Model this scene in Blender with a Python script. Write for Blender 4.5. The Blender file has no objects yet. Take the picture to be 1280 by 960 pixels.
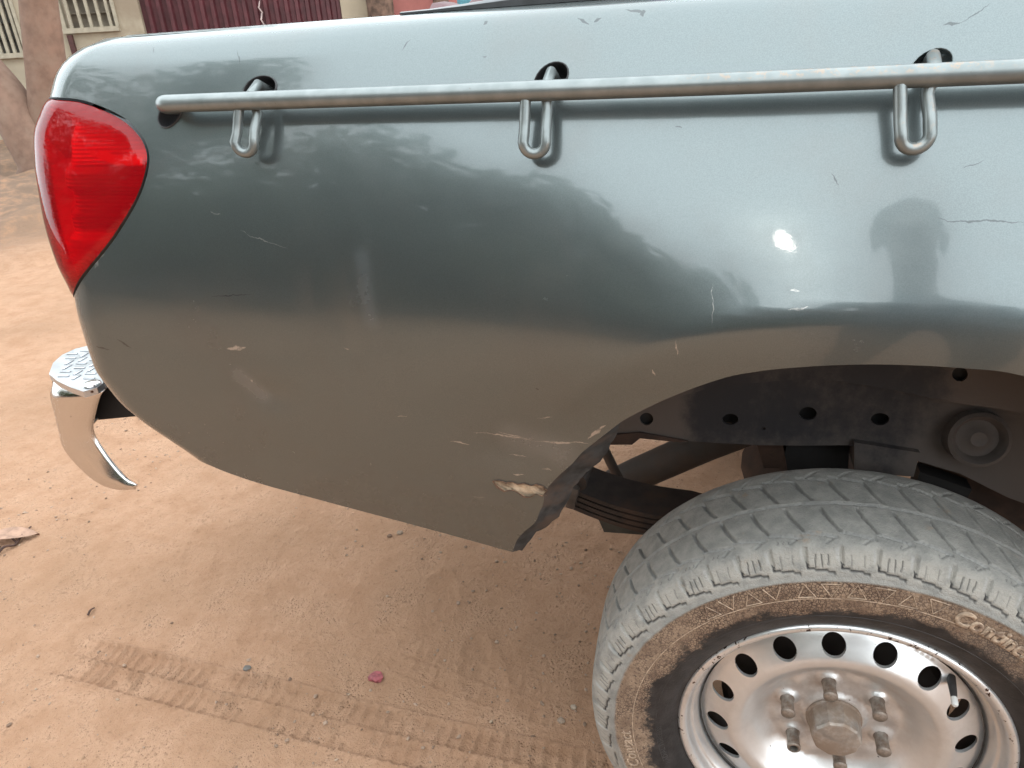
import bpy, bmesh, math, random
import numpy as np
from mathutils import Vector, Matrix
from mathutils.geometry import delaunay_2d_cdt

S = bpy.context.scene
COL = S.collection
R_ = math.radians
random.seed(7)
rng = np.random.default_rng(7)
WH = 0.348                       # height of the wheel centre above the ground; the truck is modelled about that centre

# ------------------------------------------------------------------ camera
CAM = np.array([-0.20479, -0.78705, 0.92597 + WH])
PITCH, ROLL, YAW, FPX = 0.445490, -0.061038, 0.303851, 896.29
_f = np.array([-math.sin(YAW) * math.cos(PITCH), math.cos(YAW) * math.cos(PITCH), -math.sin(PITCH)])
_r = np.array([math.cos(YAW), math.sin(YAW), 0.0]); _u = np.cross(_r, _f)
c_r = _r * math.cos(ROLL) + _u * math.sin(ROLL); c_u = -_r * math.sin(ROLL) + _u * math.cos(ROLL)
cam = bpy.data.cameras.new('camera'); camo = bpy.data.objects.new('camera', cam); COL.objects.link(camo)
cam.sensor_fit = 'HORIZONTAL'; cam.sensor_width = 36.0; cam.lens = 36.0 * FPX / 1280.0
cam.clip_start = 0.02; cam.clip_end = 500.0
M = Matrix.Identity(4)
for i in range(3):
    M[i][0], M[i][1], M[i][2], M[i][3] = c_r[i], c_u[i], -_f[i], CAM[i]
camo.matrix_world = M
S.camera = camo

# ------------------------------------------------------------------ sky and sun
SUN_AZ, SUN_EL = R_(177.0), R_(27.5)     # compass azimuth measured from +y towards +x
w = bpy.data.worlds.new('World'); S.world = w; w.use_nodes = True
nt = w.node_tree; nt.nodes.clear()
wo = nt.nodes.new('ShaderNodeOutputWorld'); bg = nt.nodes.new('ShaderNodeBackground'); sk = nt.nodes.new('ShaderNodeTexSky')
sk.sky_type = 'NISHITA'; sk.sun_disc = False; sk.sun_elevation = SUN_EL; sk.sun_rotation = SUN_AZ; sk.air_density = 1.0; sk.dust_density = 3.0; sk.ozone_density = 1.0
bg.inputs['Strength'].default_value = 0.15
hz = nt.nodes.new('ShaderNodeMix'); hz.data_type = 'RGBA'; hz.inputs[0].default_value = 0.80      # even pale haze over the clear sky
hz.inputs[7].default_value = (490.0, 532.0, 554.0, 1.0)
nt.links.new(sk.outputs[0], hz.inputs[6]); nt.links.new(hz.outputs[2], bg.inputs[0]); nt.links.new(bg.outputs[0], wo.inputs[0])
sl = bpy.data.lights.new('sun', 'SUN'); so = bpy.data.objects.new('sun', sl); COL.objects.link(so)
sl.energy = 0.5; sl.angle = R_(1.5); sl.color = (1.0, 0.93, 0.84)
sd = Vector((math.sin(SUN_AZ) * math.cos(SUN_EL), math.cos(SUN_AZ) * math.cos(SUN_EL), math.sin(SUN_EL)))
so.rotation_euler = sd.to_track_quat('Z', 'Y').to_euler()
S.view_settings.view_transform = 'Standard'; S.view_settings.look = 'None'
S.view_settings.exposure = -4.16; S.view_settings.gamma = 1.0

# ------------------------------------------------------------------ authoring helpers (photo pixel -> place)
def ray(px):
    px = np.atleast_2d(np.asarray(px, float))
    return _f[None] + ((px[:, 0] - 640) / FPX)[:, None] * c_r[None] - ((px[:, 1] - 480) / FPX)[:, None] * c_u[None]
C0 = CAM - np.array([0, 0, WH])      # camera seen from the wheel centre
def at_y(px, y):                     # in wheel centred coordinates
    d = ray(px); t = (y - C0[1]) / d[:, 1]; return C0 + d * t[:, None]
def at_z(px, z):
    d = ray(px); t = (z - C0[2]) / d[:, 2]; return C0 + d * t[:, None]

# ------------------------------------------------------------------ mesh helpers
def link_mesh(name, verts, faces, mat, parent=None, smooth=False, normals=None):
    me = bpy.data.meshes.new(name)
    me.from_pydata([tuple(map(float, v)) for v in verts], [], [tuple(int(i) for i in f) for f in faces])
    me.update()
    if mat is not None: me.materials.append(mat)
    if smooth: me.shade_smooth()
    if normals is not None: me.normals_split_custom_set_from_vertices([tuple(map(float, n)) for n in normals])
    o = bpy.data.objects.new(name, me); COL.objects.link(o)
    if parent is not None: o.parent = parent
    return o
def link_bm(name, bm, mat, parent=None, smooth=True, angle=40):
    bmesh.ops.recalc_face_normals(bm, faces=bm.faces)
    me = bpy.data.meshes.new(name); bm.to_mesh(me); bm.free()
    if mat is not None: me.materials.append(mat)
    if smooth:
        me.shade_smooth(); me.set_sharp_from_angle(angle=R_(angle))
    o = bpy.data.objects.new(name, me); COL.objects.link(o)
    if parent is not None: o.parent = parent
    return o
def empty(name, loc, label=None, cat=None, group=None):
    o = bpy.data.objects.new(name, None); COL.objects.link(o); o.location = loc; o.empty_display_size = 0.1
    return tag(o, label, cat, group)
def tag(o, label=None, cat=None, group=None, kind=None):
    if label: o['label'] = label
    if cat: o['category'] = cat
    if group: o['group'] = group
    if kind: o['kind'] = kind
    return o
def bm_box(bm, c, s, rot=None, bevel=0.0):
    m = Matrix.Translation(Vector(c))
    if rot is not None: m = m @ rot.to_4x4()
    m = m @ Matrix.Diagonal((s[0], s[1], s[2], 1))
    g = bmesh.ops.create_cube(bm, size=1.0, matrix=m)
    if bevel > 0:
        es = list({e for v in g['verts'] for e in v.link_edges})
        bmesh.ops.bevel(bm, geom=es, offset=bevel, segments=2, profile=0.5, affect='EDGES')
def bm_tube(bm, pts, radii, n=14, cap=True):
    pts = [Vector(p) for p in pts]
    if not hasattr(radii, '__len__'): radii = [radii] * len(pts)
    rings = []; up = None
    for i, p in enumerate(pts):
        a = pts[max(i - 1, 0)]; b = pts[min(i + 1, len(pts) - 1)]
        t = (b - a).normalized()
        if up is None:
            up = t.orthogonal().normalized()
        up = (up - t * up.dot(t)).normalized(); sd_ = t.cross(up)
        rings.append([bm.verts.new(p + (up * math.cos(2 * math.pi * k / n) + sd_ * math.sin(2 * math.pi * k / n)) * radii[i]) for k in range(n)])
    for i in range(len(rings) - 1):
        for k in range(n):
            bm.faces.new((rings[i][k], rings[i][(k + 1) % n], rings[i + 1][(k + 1) % n], rings[i + 1][k]))
    if cap:
        bm.faces.new(rings[0]); bm.faces.new(rings[-1])
def bm_lathe(bm, prof, n=48, a0=0.0, a1=2 * math.pi):    # prof: (r, y) turned about the y axis
    full = abs(a1 - a0 - 2 * math.pi) < 1e-6
    m = n if full else n + 1
    rings = []
    for k in range(m):
        a = a0 + (a1 - a0) * k / n
        rings.append([bm.verts.new((r * math.cos(a), y, r * math.sin(a))) for r, y in prof])
    for k in range(n):
        A, B = rings[k], rings[(k + 1) % m]
        for j in range(len(prof) - 1):
            try: bm.faces.new((A[j], A[j + 1], B[j + 1], B[j]))
            except ValueError: pass
def catmull(pts, n=8):
    P = np.asarray(pts, float); out = []
    for i in range(len(P) - 1):
        p0 = P[i - 1] if i > 0 else 2 * P[0] - P[1]; p1, p2 = P[i], P[i + 1]
        p3 = P[i + 2] if i + 2 < len(P) else 2 * P[-1] - P[-2]
        for k in range(n):
            t = k / n
            out.append(0.5 * ((2 * p1) + (-p0 + p2) * t + (2 * p0 - 5 * p1 + 4 * p2 - p3) * t * t + (-p0 + 3 * p1 - 3 * p2 + p3) * t ** 3))
    out.append(P[-1]); return np.array(out)
def resample(P, step, closed=True):
    P = np.asarray(P, float)
    Q = np.vstack([P, P[:1]]) if closed else P
    out = []
    for a, b in zip(Q[:-1], Q[1:]):
        L = np.linalg.norm(b - a); n = max(1, int(math.ceil(L / step)))
        for k in range(n): out.append(a + (b - a) * k / n)
    if not closed: out.append(Q[-1])
    return np.array(out)
def inside(P, poly):
    x, y = P[:, 0], P[:, 1]; r = np.zeros(len(P), bool)
    q = np.roll(poly, -1, axis=0)
    for (x1, y1), (x2, y2) in zip(poly, q):
        if y1 == y2: continue
        c = ((y1 > y) != (y2 > y)) & (x < (x2 - x1) * (y - y1) / (y2 - y1) + x1)
        r ^= c
    return r
def dist_poly(P, poly, closed=True):
    d = np.full(len(P), 1e9); q = np.roll(poly, -1, axis=0)
    A = poly if closed else poly[:-1]; B = q if closed else poly[1:]
    for a, b in zip(A, B):
        ab = b - a; L = ab @ ab
        if L < 1e-14: continue
        t = np.clip(((P - a) @ ab) / L, 0, 1)
        d = np.minimum(d, np.hypot(*(P - (a + t[:, None] * ab)).T))
    return d
def cdt_sheet(outer, holes, step):
    loops = [np.asarray(outer)] + [np.asarray(h) for h in holes]
    pts = []; edges = []
    for l in loops:
        n0 = len(pts)
        pts += [tuple(p) for p in l]
        edges += [(n0 + i, n0 + (i + 1) % len(l)) for i in range(len(l))]
    mn, mx = loops[0].min(0), loops[0].max(0)
    gx = np.arange(mn[0], mx[0], step); gy = np.arange(mn[1], mx[1], step * 0.87)
    G = np.array([(x + (step / 2 if j % 2 else 0), y) for j, y in enumerate(gy) for x in gx])
    k = inside(G, loops[0])
    for h in loops[1:]: k &= ~inside(G, h)
    G = G[k]
    d = np.full(len(G), 1e9)
    for l in loops: d = np.minimum(d, dist_poly(G, l))
    G = G[d > step * 0.45]
    pts += [tuple(p) for p in G]
    v, e, f, *_ = delaunay_2d_cdt([Vector(p) for p in pts], edges, [], 0, 1e-7)
    v = np.array([tuple(p) for p in v]); f = np.array([t for t in f if len(t) == 3])
    c = v[f].mean(1); k = inside(c, loops[0])
    for h in loops[1:]: k &= ~inside(c, h)
    return v, f[k]
def hashn(ix, iy, seed):
    h = (ix.astype(np.int64) * 374761393 + iy.astype(np.int64) * 668265263 + seed * 1442695041) & 0xFFFFFFFF
    h = ((h ^ (h >> 13)) * 1274126177) & 0xFFFFFFFF
    return ((h ^ (h >> 16)) & 0xFFFF) / 65535.0
def vnoise(x, y, seed=0):
    x = np.asarray(x, float); y = np.asarray(y, float)
    ix, iy = np.floor(x), np.floor(y); fx, fy = x - ix, y - iy
    fx = fx * fx * (3 - 2 * fx); fy = fy * fy * (3 - 2 * fy)
    a = hashn(ix, iy, seed); b = hashn(ix + 1, iy, seed); c = hashn(ix, iy + 1, seed); d = hashn(ix + 1, iy + 1, seed)
    return (a * (1 - fx) + b * fx) * (1 - fy) + (c * (1 - fx) + d * fx) * fy - 0.5
def fbm(x, y, octs, seed=0, gain=0.5):
    r = 0; a = 1.0
    for k in range(octs):
        r = r + a * vnoise(x * 2 ** k + 17.3 * k, y * 2 ** k - 9.1 * k, seed + k); a *= gain
    return r
def sstep(a, b, x):
    t = np.clip((x - a) / (b - a), 0, 1); return t * t * (3 - 2 * t)

# ------------------------------------------------------------------ materials
def new_mat(name):
    m = bpy.data.materials.new(name); m.use_nodes = True
    return m, m.node_tree, m.node_tree.nodes['Principled BSDF']
class NB:
    def __init__(s, nt): s.nt = nt
    def n(s, t, **k):
        nd = s.nt.nodes.new(t)
        for a, b in k.items(): setattr(nd, a, b)
        return nd
    def l(s, a, b): s.nt.links.new(a, b)
    def val(s, x, sock):
        if isinstance(x, (int, float)): sock.default_value = x
        elif isinstance(x, (tuple, list)): sock.default_value = x
        else: s.l(x, sock)
    def math(s, op, a, b=0.0, c=None, clamp=False):
        nd = s.n('ShaderNodeMath', operation=op, use_clamp=clamp); s.val(a, nd.inputs[0]); s.val(b, nd.inputs[1])
        if c is not None: s.val(c, nd.inputs[2])
        return nd.outputs[0]
    def mix(s, f, a, b):
        nd = s.n('ShaderNodeMix', data_type='RGBA'); s.val(f, nd.inputs[0])
        s.val(a if not isinstance(a, tuple) else a + ((1.0,) if len(a) == 3 else ()), nd.inputs[6])
        s.val(b if not isinstance(b, tuple) else b + ((1.0,) if len(b) == 3 else ()), nd.inputs[7])
        return nd.outputs[2]
    def coords(s): return s.n('ShaderNodeTexCoord').outputs['Object']
    def noise(s, scale, detail=4, rough=0.55, vec=None, dist=0.0, out='Fac'):
        nd = s.n('ShaderNodeTexNoise'); nd.inputs['Scale'].default_value = scale; nd.inputs['Detail'].default_value = detail
        nd.inputs['Roughness'].default_value = rough; nd.inputs['Distortion'].default_value = dist
        s.l(vec if vec is not None else s.coords(), nd.inputs['Vector'])
        return nd.outputs[out]
    def ramp(s, f, a, b):     # smooth 0..1 between a and b
        nd = s.n('ShaderNodeMapRange', interpolation_type='SMOOTHSTEP'); s.val(f, nd.inputs[0])
        nd.inputs[1].default_value = a; nd.inputs[2].default_value = b
        return nd.outputs[0]
    def sep(s, v):
        nd = s.n('ShaderNodeSeparateXYZ'); s.l(v, nd.inputs[0]); return nd.outputs
    def bump(s, h, strength, dist, bsdf, prev=None, sock='Normal'):
        nd = s.n('ShaderNodeBump'); nd.inputs['Strength'].default_value = strength; nd.inputs['Distance'].default_value = dist
        s.l(h, nd.inputs['Height'])
        if prev is not None: s.l(prev, nd.inputs['Normal'])
        if bsdf is not None: s.l(nd.outputs[0], bsdf.inputs[sock])
        return nd.outputs[0]
def simple(name, col, rough=0.6, metal=0.0, var=0.25, scale=20.0, bump=0.0, dirt=None, dirt_amt=0.4, coat=0.0):
    m, nt, b = new_mat(name); k = NB(nt)
    n = k.noise(scale, 5, 0.6)
    col = tuple(c * .68 for c in col); dirt = tuple(c * .68 for c in dirt) if dirt else None
    lo = tuple(c * (1 - var) for c in col); hi = tuple(min(1, c * (1 + var)) for c in col)
    c = k.mix(k.ramp(n, 0.3, 0.7), lo, hi)
    if dirt:
        d = k.ramp(k.noise(scale * 0.35, 6, 0.65), 0.62 - dirt_amt * 0.35, 0.75 - dirt_amt * 0.2)
        c = k.mix(d, c, dirt)
        r = k.n('ShaderNodeMix'); k.val(d, r.inputs[0]); r.inputs[2].default_value = rough; r.inputs[3].default_value = 0.85
        k.l(r.outputs[0], b.inputs['Roughness'])
    else: b.inputs['Roughness'].default_value = rough
    k.l(c, b.inputs['Base Color']); b.inputs['Metallic'].default_value = metal; b.inputs['Coat Weight'].default_value = coat
    if bump: k.bump(n, 0.6, bump, b)
    return m

mat_black = simple('dusty_black_paint', (0.022, 0.020, 0.021), 0.55, 0, 0.4, 30, 0.0006, dirt=(0.10, 0.062, 0.042), dirt_amt=0.55)
mat_rust = simple('dusty_brown_underseal', (0.040, 0.019, 0.011), 0.85, 0, 0.45, 26, 0.001, dirt=(0.075, 0.038, 0.022), dirt_amt=0.5)
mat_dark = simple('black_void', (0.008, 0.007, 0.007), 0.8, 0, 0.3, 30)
mat_steel = simple('dusty_spring_steel', (0.036, 0.024, 0.019), 0.7, 0, 0.35, 40, 0.0004, dirt=(0.085, 0.048, 0.032), dirt_amt=0.45)
mat_pipe = simple('dull_pipe_metal', (0.085, 0.075, 0.069), 0.7, 0.0, 0.2, 12, dirt=(0.12, 0.085, 0.066), dirt_amt=0.4)
mat_gasket = simple('black_rubber_seal', (0.045, 0.043, 0.045), 0.5, 0, 0.3, 40)
mat_pane = simple('dusty_louvre_glass', (.14, .125, .11), .35, 0, .4, 5)
mat_trim = simple('dark_grey_plastic_trim', (0.075, 0.08, 0.085), 0.35, 0, 0.2, 30)
mat_tarp = simple('maroon_tarpaulin', (0.13, 0.03, 0.035), 0.6, 0, 0.3, 12, 0.003)
mat_filler = simple('tan_body_filler', (0.55, 0.40, 0.27), 0.9, 0, 0.35, 90, 0.002, dirt=(0.10, 0.05, 0.03), dirt_amt=0.25)

def rail_mat():
    m, nt, b = new_mat('worn_silver_rail_paint'); k = NB(nt)
    co = k.coords()
    c = k.mix(k.ramp(k.noise(45, 5), 0.35, 0.7), (0.19, 0.21, 0.208), (0.235, 0.255, 0.252))
    x, y, z = k.sep(co)
    # bare rusty wear on the upper side between the second and third hook
    area = k.math('MULTIPLY', k.ramp(x, -0.28, -0.20), k.math('SUBTRACT', 1.0, k.ramp(x, -0.02, 0.05)))
    wear = k.math('MULTIPLY', k.ramp(k.noise(150, 6, 0.75), 0.50, 0.60), area)
    nrm = k.n('ShaderNodeNewGeometry'); nz = k.sep(nrm.outputs['Normal'])[2]
    wear = k.math('MULTIPLY', wear, k.ramp(nz, 0.1, 0.7))
    c = k.mix(k.math('MULTIPLY', wear, 0.55), c, (0.36, 0.24, 0.16))
    chips = k.ramp(k.noise(160, 3, 0.6), 0.70, 0.74)
    c = k.mix(k.math('MULTIPLY', chips, 0.7), c, (0.12, 0.08, 0.06))
    k.l(c, b.inputs['Base Color']); b.inputs['Metallic'].default_value = 0.65; b.inputs['Roughness'].default_value = 0.34
    k.bump(k.noise(60, 4), 0.12, 0.0004, b)
    return m
mat_rail = rail_mat()

def chrome_mat(name, rough=0.12, col=(0.72, 0.70, 0.68)):
    m, nt, b = new_mat(name); k = NB(nt)
    n = k.noise(25, 5, 0.6)
    r = k.n('ShaderNodeMapRange'); k.l(n, r.inputs[0]); r.inputs[1].default_value = 0.3; r.inputs[2].default_value = 0.75
    r.inputs[3].default_value = rough; r.inputs[4].default_value = rough + 0.16; k.l(r.outputs[0], b.inputs['Roughness'])
    sp = k.ramp(k.noise(70, 2, 0.4), 0.76, 0.78)
    k.l(k.mix(sp, col, (0.10, 0.05, 0.03)), b.inputs['Base Color']); b.inputs['Metallic'].default_value = 1.0
    k.bump(k.noise(9, 3), 0.15, 0.004, b)
    return m
mat_chrome = chrome_mat('worn_bumper_chrome')
mat_plate = chrome_mat('aluminium_tread_plate', 0.28, (0.62, 0.63, 0.65))

def rim_mat():
    m, nt, b = new_mat('silver_wheel_paint'); k = NB(nt)
    co = k.coords(); x, y, z = k.sep(co)
    r = k.math('SQRT', k.math('ADD', k.math('MULTIPLY', x, x), k.math('MULTIPLY', z, z)))
    c = k.mix(k.ramp(k.noise(22, 6, 0.65), 0.3, 0.75), (0.70, 0.695, 0.69), (0.82, 0.81, 0.80))
    dust = k.math('MULTIPLY', k.ramp(k.noise(13, 6, 0.7), 0.50, 0.80), 0.32)
    hub = k.math('SUBTRACT', 1.0, k.ramp(r, 0.07, 0.13))
    dust = k.math('MAXIMUM', dust, k.math('MULTIPLY', hub, k.ramp(k.noise(30, 5), 0.25, 0.65)))
    c = k.mix(k.math('MULTIPLY', dust, 0.6), c, (0.30, 0.22, 0.17))
    lip = k.ramp(r, 0.205, 0.214)
    chips = k.math('MULTIPLY', k.ramp(k.noise(95, 4, 0.7), 0.60, 0.63), lip)
    spots = k.ramp(k.noise(120, 2, 0.5), 0.77, 0.79)
    c = k.mix(k.math('MAXIMUM', chips, spots), c, (0.05, 0.025, 0.018))
    k.l(c, b.inputs['Base Color']); b.inputs['Metallic'].default_value = 0.75
    rr = k.math('ADD', 0.30, k.math('MULTIPLY', dust, 0.40)); k.l(rr, b.inputs['Roughness'])
    k.bump(k.noise(80, 4), 0.15, 0.0006, b)
    return m
mat_rim = rim_mat()

def tyre_mat():
    m, nt, b = new_mat('dusty_muddy_rubber'); k = NB(nt)
    co = k.coords(); x, y, z = k.sep(co)
    r = k.math('SQRT', k.math('ADD', k.math('MULTIPLY', x, x), k.math('MULTIPLY', z, z)))
    big = k.noise(11, 4, 0.6, vec=co); fine = k.noise(210, 3, 0.6, vec=co); mid = k.noise(45, 5, 0.6, vec=co)
    tread = k.mix(k.ramp(mid, 0.3, 0.72), (0.190, 0.182, 0.167), (0.278, 0.262, 0.236))
    tread = k.mix(k.math('MULTIPLY', k.ramp(k.noise(28, 6, 0.7), 0.60, 0.72), 0.7), tread, (0.27, 0.195, 0.135))
    shd = k.math('MULTIPLY', k.ramp(r, .318, .328), k.math('SUBTRACT', 1.0, k.ramp(r, .338, .352)))
    tread = k.mix(k.math('MULTIPLY', shd, k.ramp(mid, .25, .6)), tread, (0.31, 0.285, 0.25))
    at = k.n('ShaderNodeAttribute', attribute_name='cut'); cut = at.outputs['Fac']
    tread = k.mix(k.math('MULTIPLY', cut, 0.97), tread, (0.035, 0.032, 0.032))
    tread = k.mix(k.n_attr('ridge') if False else k.math('MULTIPLY', k.n('ShaderNodeAttribute', attribute_name='dust').outputs['Fac'], 0.45), tread, (0.34, 0.33, 0.315))
    vor = k.n('ShaderNodeTexVoronoi', feature='DISTANCE_TO_EDGE'); vor.inputs['Scale'].default_value = 230; k.l(co, vor.inputs['Vector'])
    crack = k.math('SUBTRACT', 1.0, k.ramp(vor.outputs[0], 0.02, 0.16))
    mud = k.mix(k.ramp(mid, 0.32, 0.66), (0.175, 0.115, 0.078), (0.30, 0.21, 0.145))
    mud = k.mix(k.math('MULTIPLY', crack, k.ramp(big, 0.38, 0.62)), mud, (0.055, 0.033, 0.024))
    mud = k.mix(k.ramp(fine, 0.52, 0.66), mud, (0.105, 0.070, 0.052))
    ang = k.math('ARCTAN2', z, x)
    grey = k.math('MULTIPLY', k.ramp(k.math('SINE', k.math('MULTIPLY', ang, 2.0)), 0.1, 0.9), k.ramp(big, 0.45, 0.6))
    mud = k.mix(k.math('MULTIPLY', grey, 0.5), mud, (0.085, 0.072, 0.064))
    rub = k.mix(k.ramp(mid, 0.3, 0.75), (0.014, 0.0135, 0.014), (0.034, 0.031, 0.031))
    edge = k.math('ADD', r, k.math('MULTIPLY', k.math('SUBTRACT', k.noise(17, 6, 0.78, vec=co), 0.5), 0.085))
    edge = k.math('ADD', edge, k.math('MULTIPLY', k.math('SUBTRACT', fine, 0.5), 0.008))
    inner = k.mix(k.ramp(edge, 0.2590, 0.2710), rub, mud)
    e2 = k.math('ADD', r, k.math('MULTIPLY', k.math('SUBTRACT', mid, 0.5), 0.006))
    c = k.mix(k.ramp(e2, 0.3105, 0.3150), inner, tread)
    k.l(c, b.inputs['Base Color'])
    rough = k.math('ADD', 0.5, k.math('MULTIPLY', k.ramp(edge, 0.2590, 0.2710), 0.42)); k.l(rough, b.inputs['Roughness'])
    b.inputs['Specular IOR Level'].default_value = 0.35
    h = k.math('ADD', k.math('MULTIPLY', k.noise(300, 3), 0.5), k.math('MULTIPLY', k.ramp(edge, 0.2590, 0.2710), k.math('ADD', 0.5, k.math('MULTIPLY', crack, -0.6))))
    k.bump(h, 0.6, 0.0012, b)
    return m
mat_tyre = tyre_mat()
mat_mudletter = simple('mud_on_raised_lettering', (0.52, 0.38, 0.27), 0.95, 0, 0.3, 120, 0.0008, dirt=(0.17, 0.10, 0.07), dirt_amt=0.35)
mat_rubber = simple('clean_black_rubber', (0.045, 0.042, 0.042), 0.5, 0, 0.3, 60)

def ground_mat():
    m, nt, b = new_mat('packed_sandy_earth'); k = NB(nt)
    co = k.coords()
    n1 = k.noise(1.1, 6, 0.6, vec=co); n2 = k.noise(9, 6, 0.65, vec=co); n3 = k.noise(70, 5, 0.7, vec=co); n4 = k.noise(420, 3, 0.6, vec=co)
    c = k.mix(k.ramp(n2, 0.3, 0.7), (0.365, 0.205, 0.123), (0.465, 0.280, 0.180))
    c = k.mix(k.math('MULTIPLY', k.ramp(n1, 0.42, 0.68), 0.6), c, (0.305, 0.178, 0.107))
    c = k.mix(k.math('MULTIPLY', k.ramp(n3, 0.56, 0.70), 0.5), c, (0.205, 0.120, 0.074))
    c = k.mix(k.math('MULTIPLY', k.ramp(n4, 0.62, 0.72), 0.35), c, (0.46, 0.34, 0.25))
    c = k.mix(k.math('MULTIPLY', k.ramp(k.noise(240, 2, 0.5, vec=co), 0.68, 0.72), 0.6), c, (0.105, 0.062, 0.042))
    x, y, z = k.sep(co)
    bank_shade = k.math('MULTIPLY', k.math('SUBTRACT', 1.0, k.ramp(k.math('ADD', x, k.math('MULTIPLY', n2, 1.6)), -5.6, -4.0)), k.ramp(n2, 0.25, 0.6))
    c = k.mix(k.math('MULTIPLY', bank_shade, 0.75), c, (0.135, 0.100, 0.078))  # tree shade over the far-left bank, put into the earth colour
    k.l(c, b.inputs['Base Color']); b.inputs['Roughness'].default_value = 0.95; b.inputs['Specular IOR Level'].default_value = 0.2
    crumb = k.n('ShaderNodeTexVoronoi'); crumb.inputs['Scale'].default_value = 130; k.l(co, crumb.inputs['Vector'])
    cr = k.math('MULTIPLY', k.math('SUBTRACT', 1.0, k.ramp(crumb.outputs['Distance'], .1, .5)), k.ramp(n2, .48, .62))
    h = k.math('ADD', k.math('ADD', k.math('MULTIPLY', n3, 1.1), k.math('MULTIPLY', n4, 0.4)), k.math('MULTIPLY', cr, .5))
    k.bump(h, 0.95, 0.009, b)
    return m
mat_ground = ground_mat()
# ------------------------------------------------------------------ the truck's side as one analytic surface
root = empty('pickup_truck', (0, 0, 0), 'green-grey metallic pickup truck with a scuffed bed side and silver steel wheel', 'pickup truck')
OFF = np.array([0, 0, WH])
_Z = np.array([.10, .22, .30, .40, .50, .58, .65, .77, .877, .925, .945, .956, .962])
_T = np.array([-17, -12, -8, -4, 0, 3.5, 8.5, 17.5, 23, 26, 40, 62, 78.0])
_zz = np.linspace(.10, .962, 1400); _tt = np.interp(_zz, _Z, np.tan(np.radians(_T)))
_k = np.exp(-np.linspace(-2.5, 2.5, 61) ** 2); _k /= _k.sum()
_tt = np.where(_zz < .93, np.convolve(np.pad(_tt, 30, mode='edge'), _k, 'valid'), _tt)
_yy = np.concatenate([[0], np.cumsum((_tt[1:] + _tt[:-1]) / 2 * np.diff(_zz))]); _yy = _yy - np.interp(.5, _zz, _yy) - .035
def yprof(z): return np.interp(z, _zz, _yy)
_xz = np.array([.10, .34, .375, .405, .43, .461, .512, .60, .643, .668, .728, .797, .848, .888, .917, .935, .950, .962])
_xx = np.array([-.900, -.900, -.925, -.965, -1.000, -1.032, -1.058, -1.060, -1.057, -1.066, -1.079, -1.088, -1.090, -1.073, -1.065, -1.052, -1.030, -.995])
_xs = np.linspace(.10, .962, 1400); _xv = np.convolve(np.pad(np.interp(_xs, _xz, _xx), 30, mode='edge'), _k, 'valid')
def xcor(z): return np.interp(z, _xs, _xv)
RC = 0.07
ARCH_PX = [(640, 690), (655, 665), (680, 620), (715, 580), (760, 540), (830, 500), (900, 474), (950, 464), (1000, 459), (1060, 456), (1120, 456), (1200, 460), (1280, 470)]
ARCH0 = np.array([(-.461, .276), (-.440, .319), (-.408, .387), (-.369, .443), (-.323, .494), (-.258, .543), (-.198, .572), (-.117, .593), (-.025, .602),
                  (.034, .6025), (.091, .598), (.19, .576), (.27, .540), (.34, .490), (.40, .42), (.44, .35), (.47, .27)])
ARCHC = catmull(ARCH0, 6)
def surf(u, z):
    u = np.asarray(u, float); z = np.asarray(z, float)
    xc = xcor(z); y0 = yprof(z)
    x = xc + np.maximum(u, 0); y = y0 + 0 * u
    th = np.clip(-u / RC, 0, math.pi / 2); ext = np.maximum(-u - RC * math.pi / 2, 0)
    x = np.where(u < 0, xc - RC * np.sin(th), x); y = np.where(u < 0, y0 + RC * (1 - np.cos(th)) + ext, y)
    # pressed flare round the wheel arch
    d = dist_poly(np.stack([x.ravel(), z.ravel()], 1), ARCHC, False).reshape(x.shape)
    wz = sstep(.47, .66, z)
    e = d - .064
    soft = np.where(e > 0.012, 0.89565 * np.exp(-(np.maximum(e, .012) - .012) / .103), np.where(e < -.012, 1.0, 1 - (np.clip(e, -.012, .012) + .012) ** 2 / .048 / .115))
    y = y - .027 * wz * soft
    # shallow dents
    y = y + .0035 * np.exp(-(((x + .79) / .035) ** 2 + ((z - .505) / .022) ** 2)) + .0022 * np.exp(-(((x + .66) / .02) ** 2 + ((z - .60) / .09) ** 2))
    y = y + .004 * np.exp(-(((x + .45) / .05) ** 2 + ((z - .45) / .03) ** 2)) + .0012 * np.sin(x * 9 + 1) * np.sin(z * 11)
    return np.stack([x, y, z], -1)
def surf_n(u, z):
    h = 5e-4
    a = surf(u + h, z) - surf(u - h, z); b = surf(u, z + h) - surf(u, z - h)
    n = np.cross(a, b); n /= np.linalg.norm(n, axis=-1, keepdims=True)
    return n
def hit(px, off=0.0, umin=-0.05):
    out = []
    for d in ray(px):
        best = None; y = 0.0
        P = C0 + d * ((y - C0[1]) / d[1])
        u, z = max(P[0] - float(xcor(P[2])), umin), P[2]
        for it in range(14):
            p = surf(np.array([u]), np.array([z]))[0]
            # residual in the two directions across the ray
            v = p - C0; t = v @ d / (d @ d); res = v - d * t
            h = 1e-4
            ju = (surf(np.array([u + h]), np.array([z]))[0] - p) / h; jz = (surf(np.array([u]), np.array([z + h]))[0] - p) / h
            J = np.stack([ju - d * (ju @ d) / (d @ d), jz - d * (jz @ d) / (d @ d)], 1)
            stp, *_ = np.linalg.lstsq(J, -res, rcond=1e-4)
            stp = np.clip(stp, -.08, .08)
            u = max(u + stp[0], umin); z = min(max(z + stp[1], .12), .96)
        out.append((u, z))
    return np.array(out)

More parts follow.
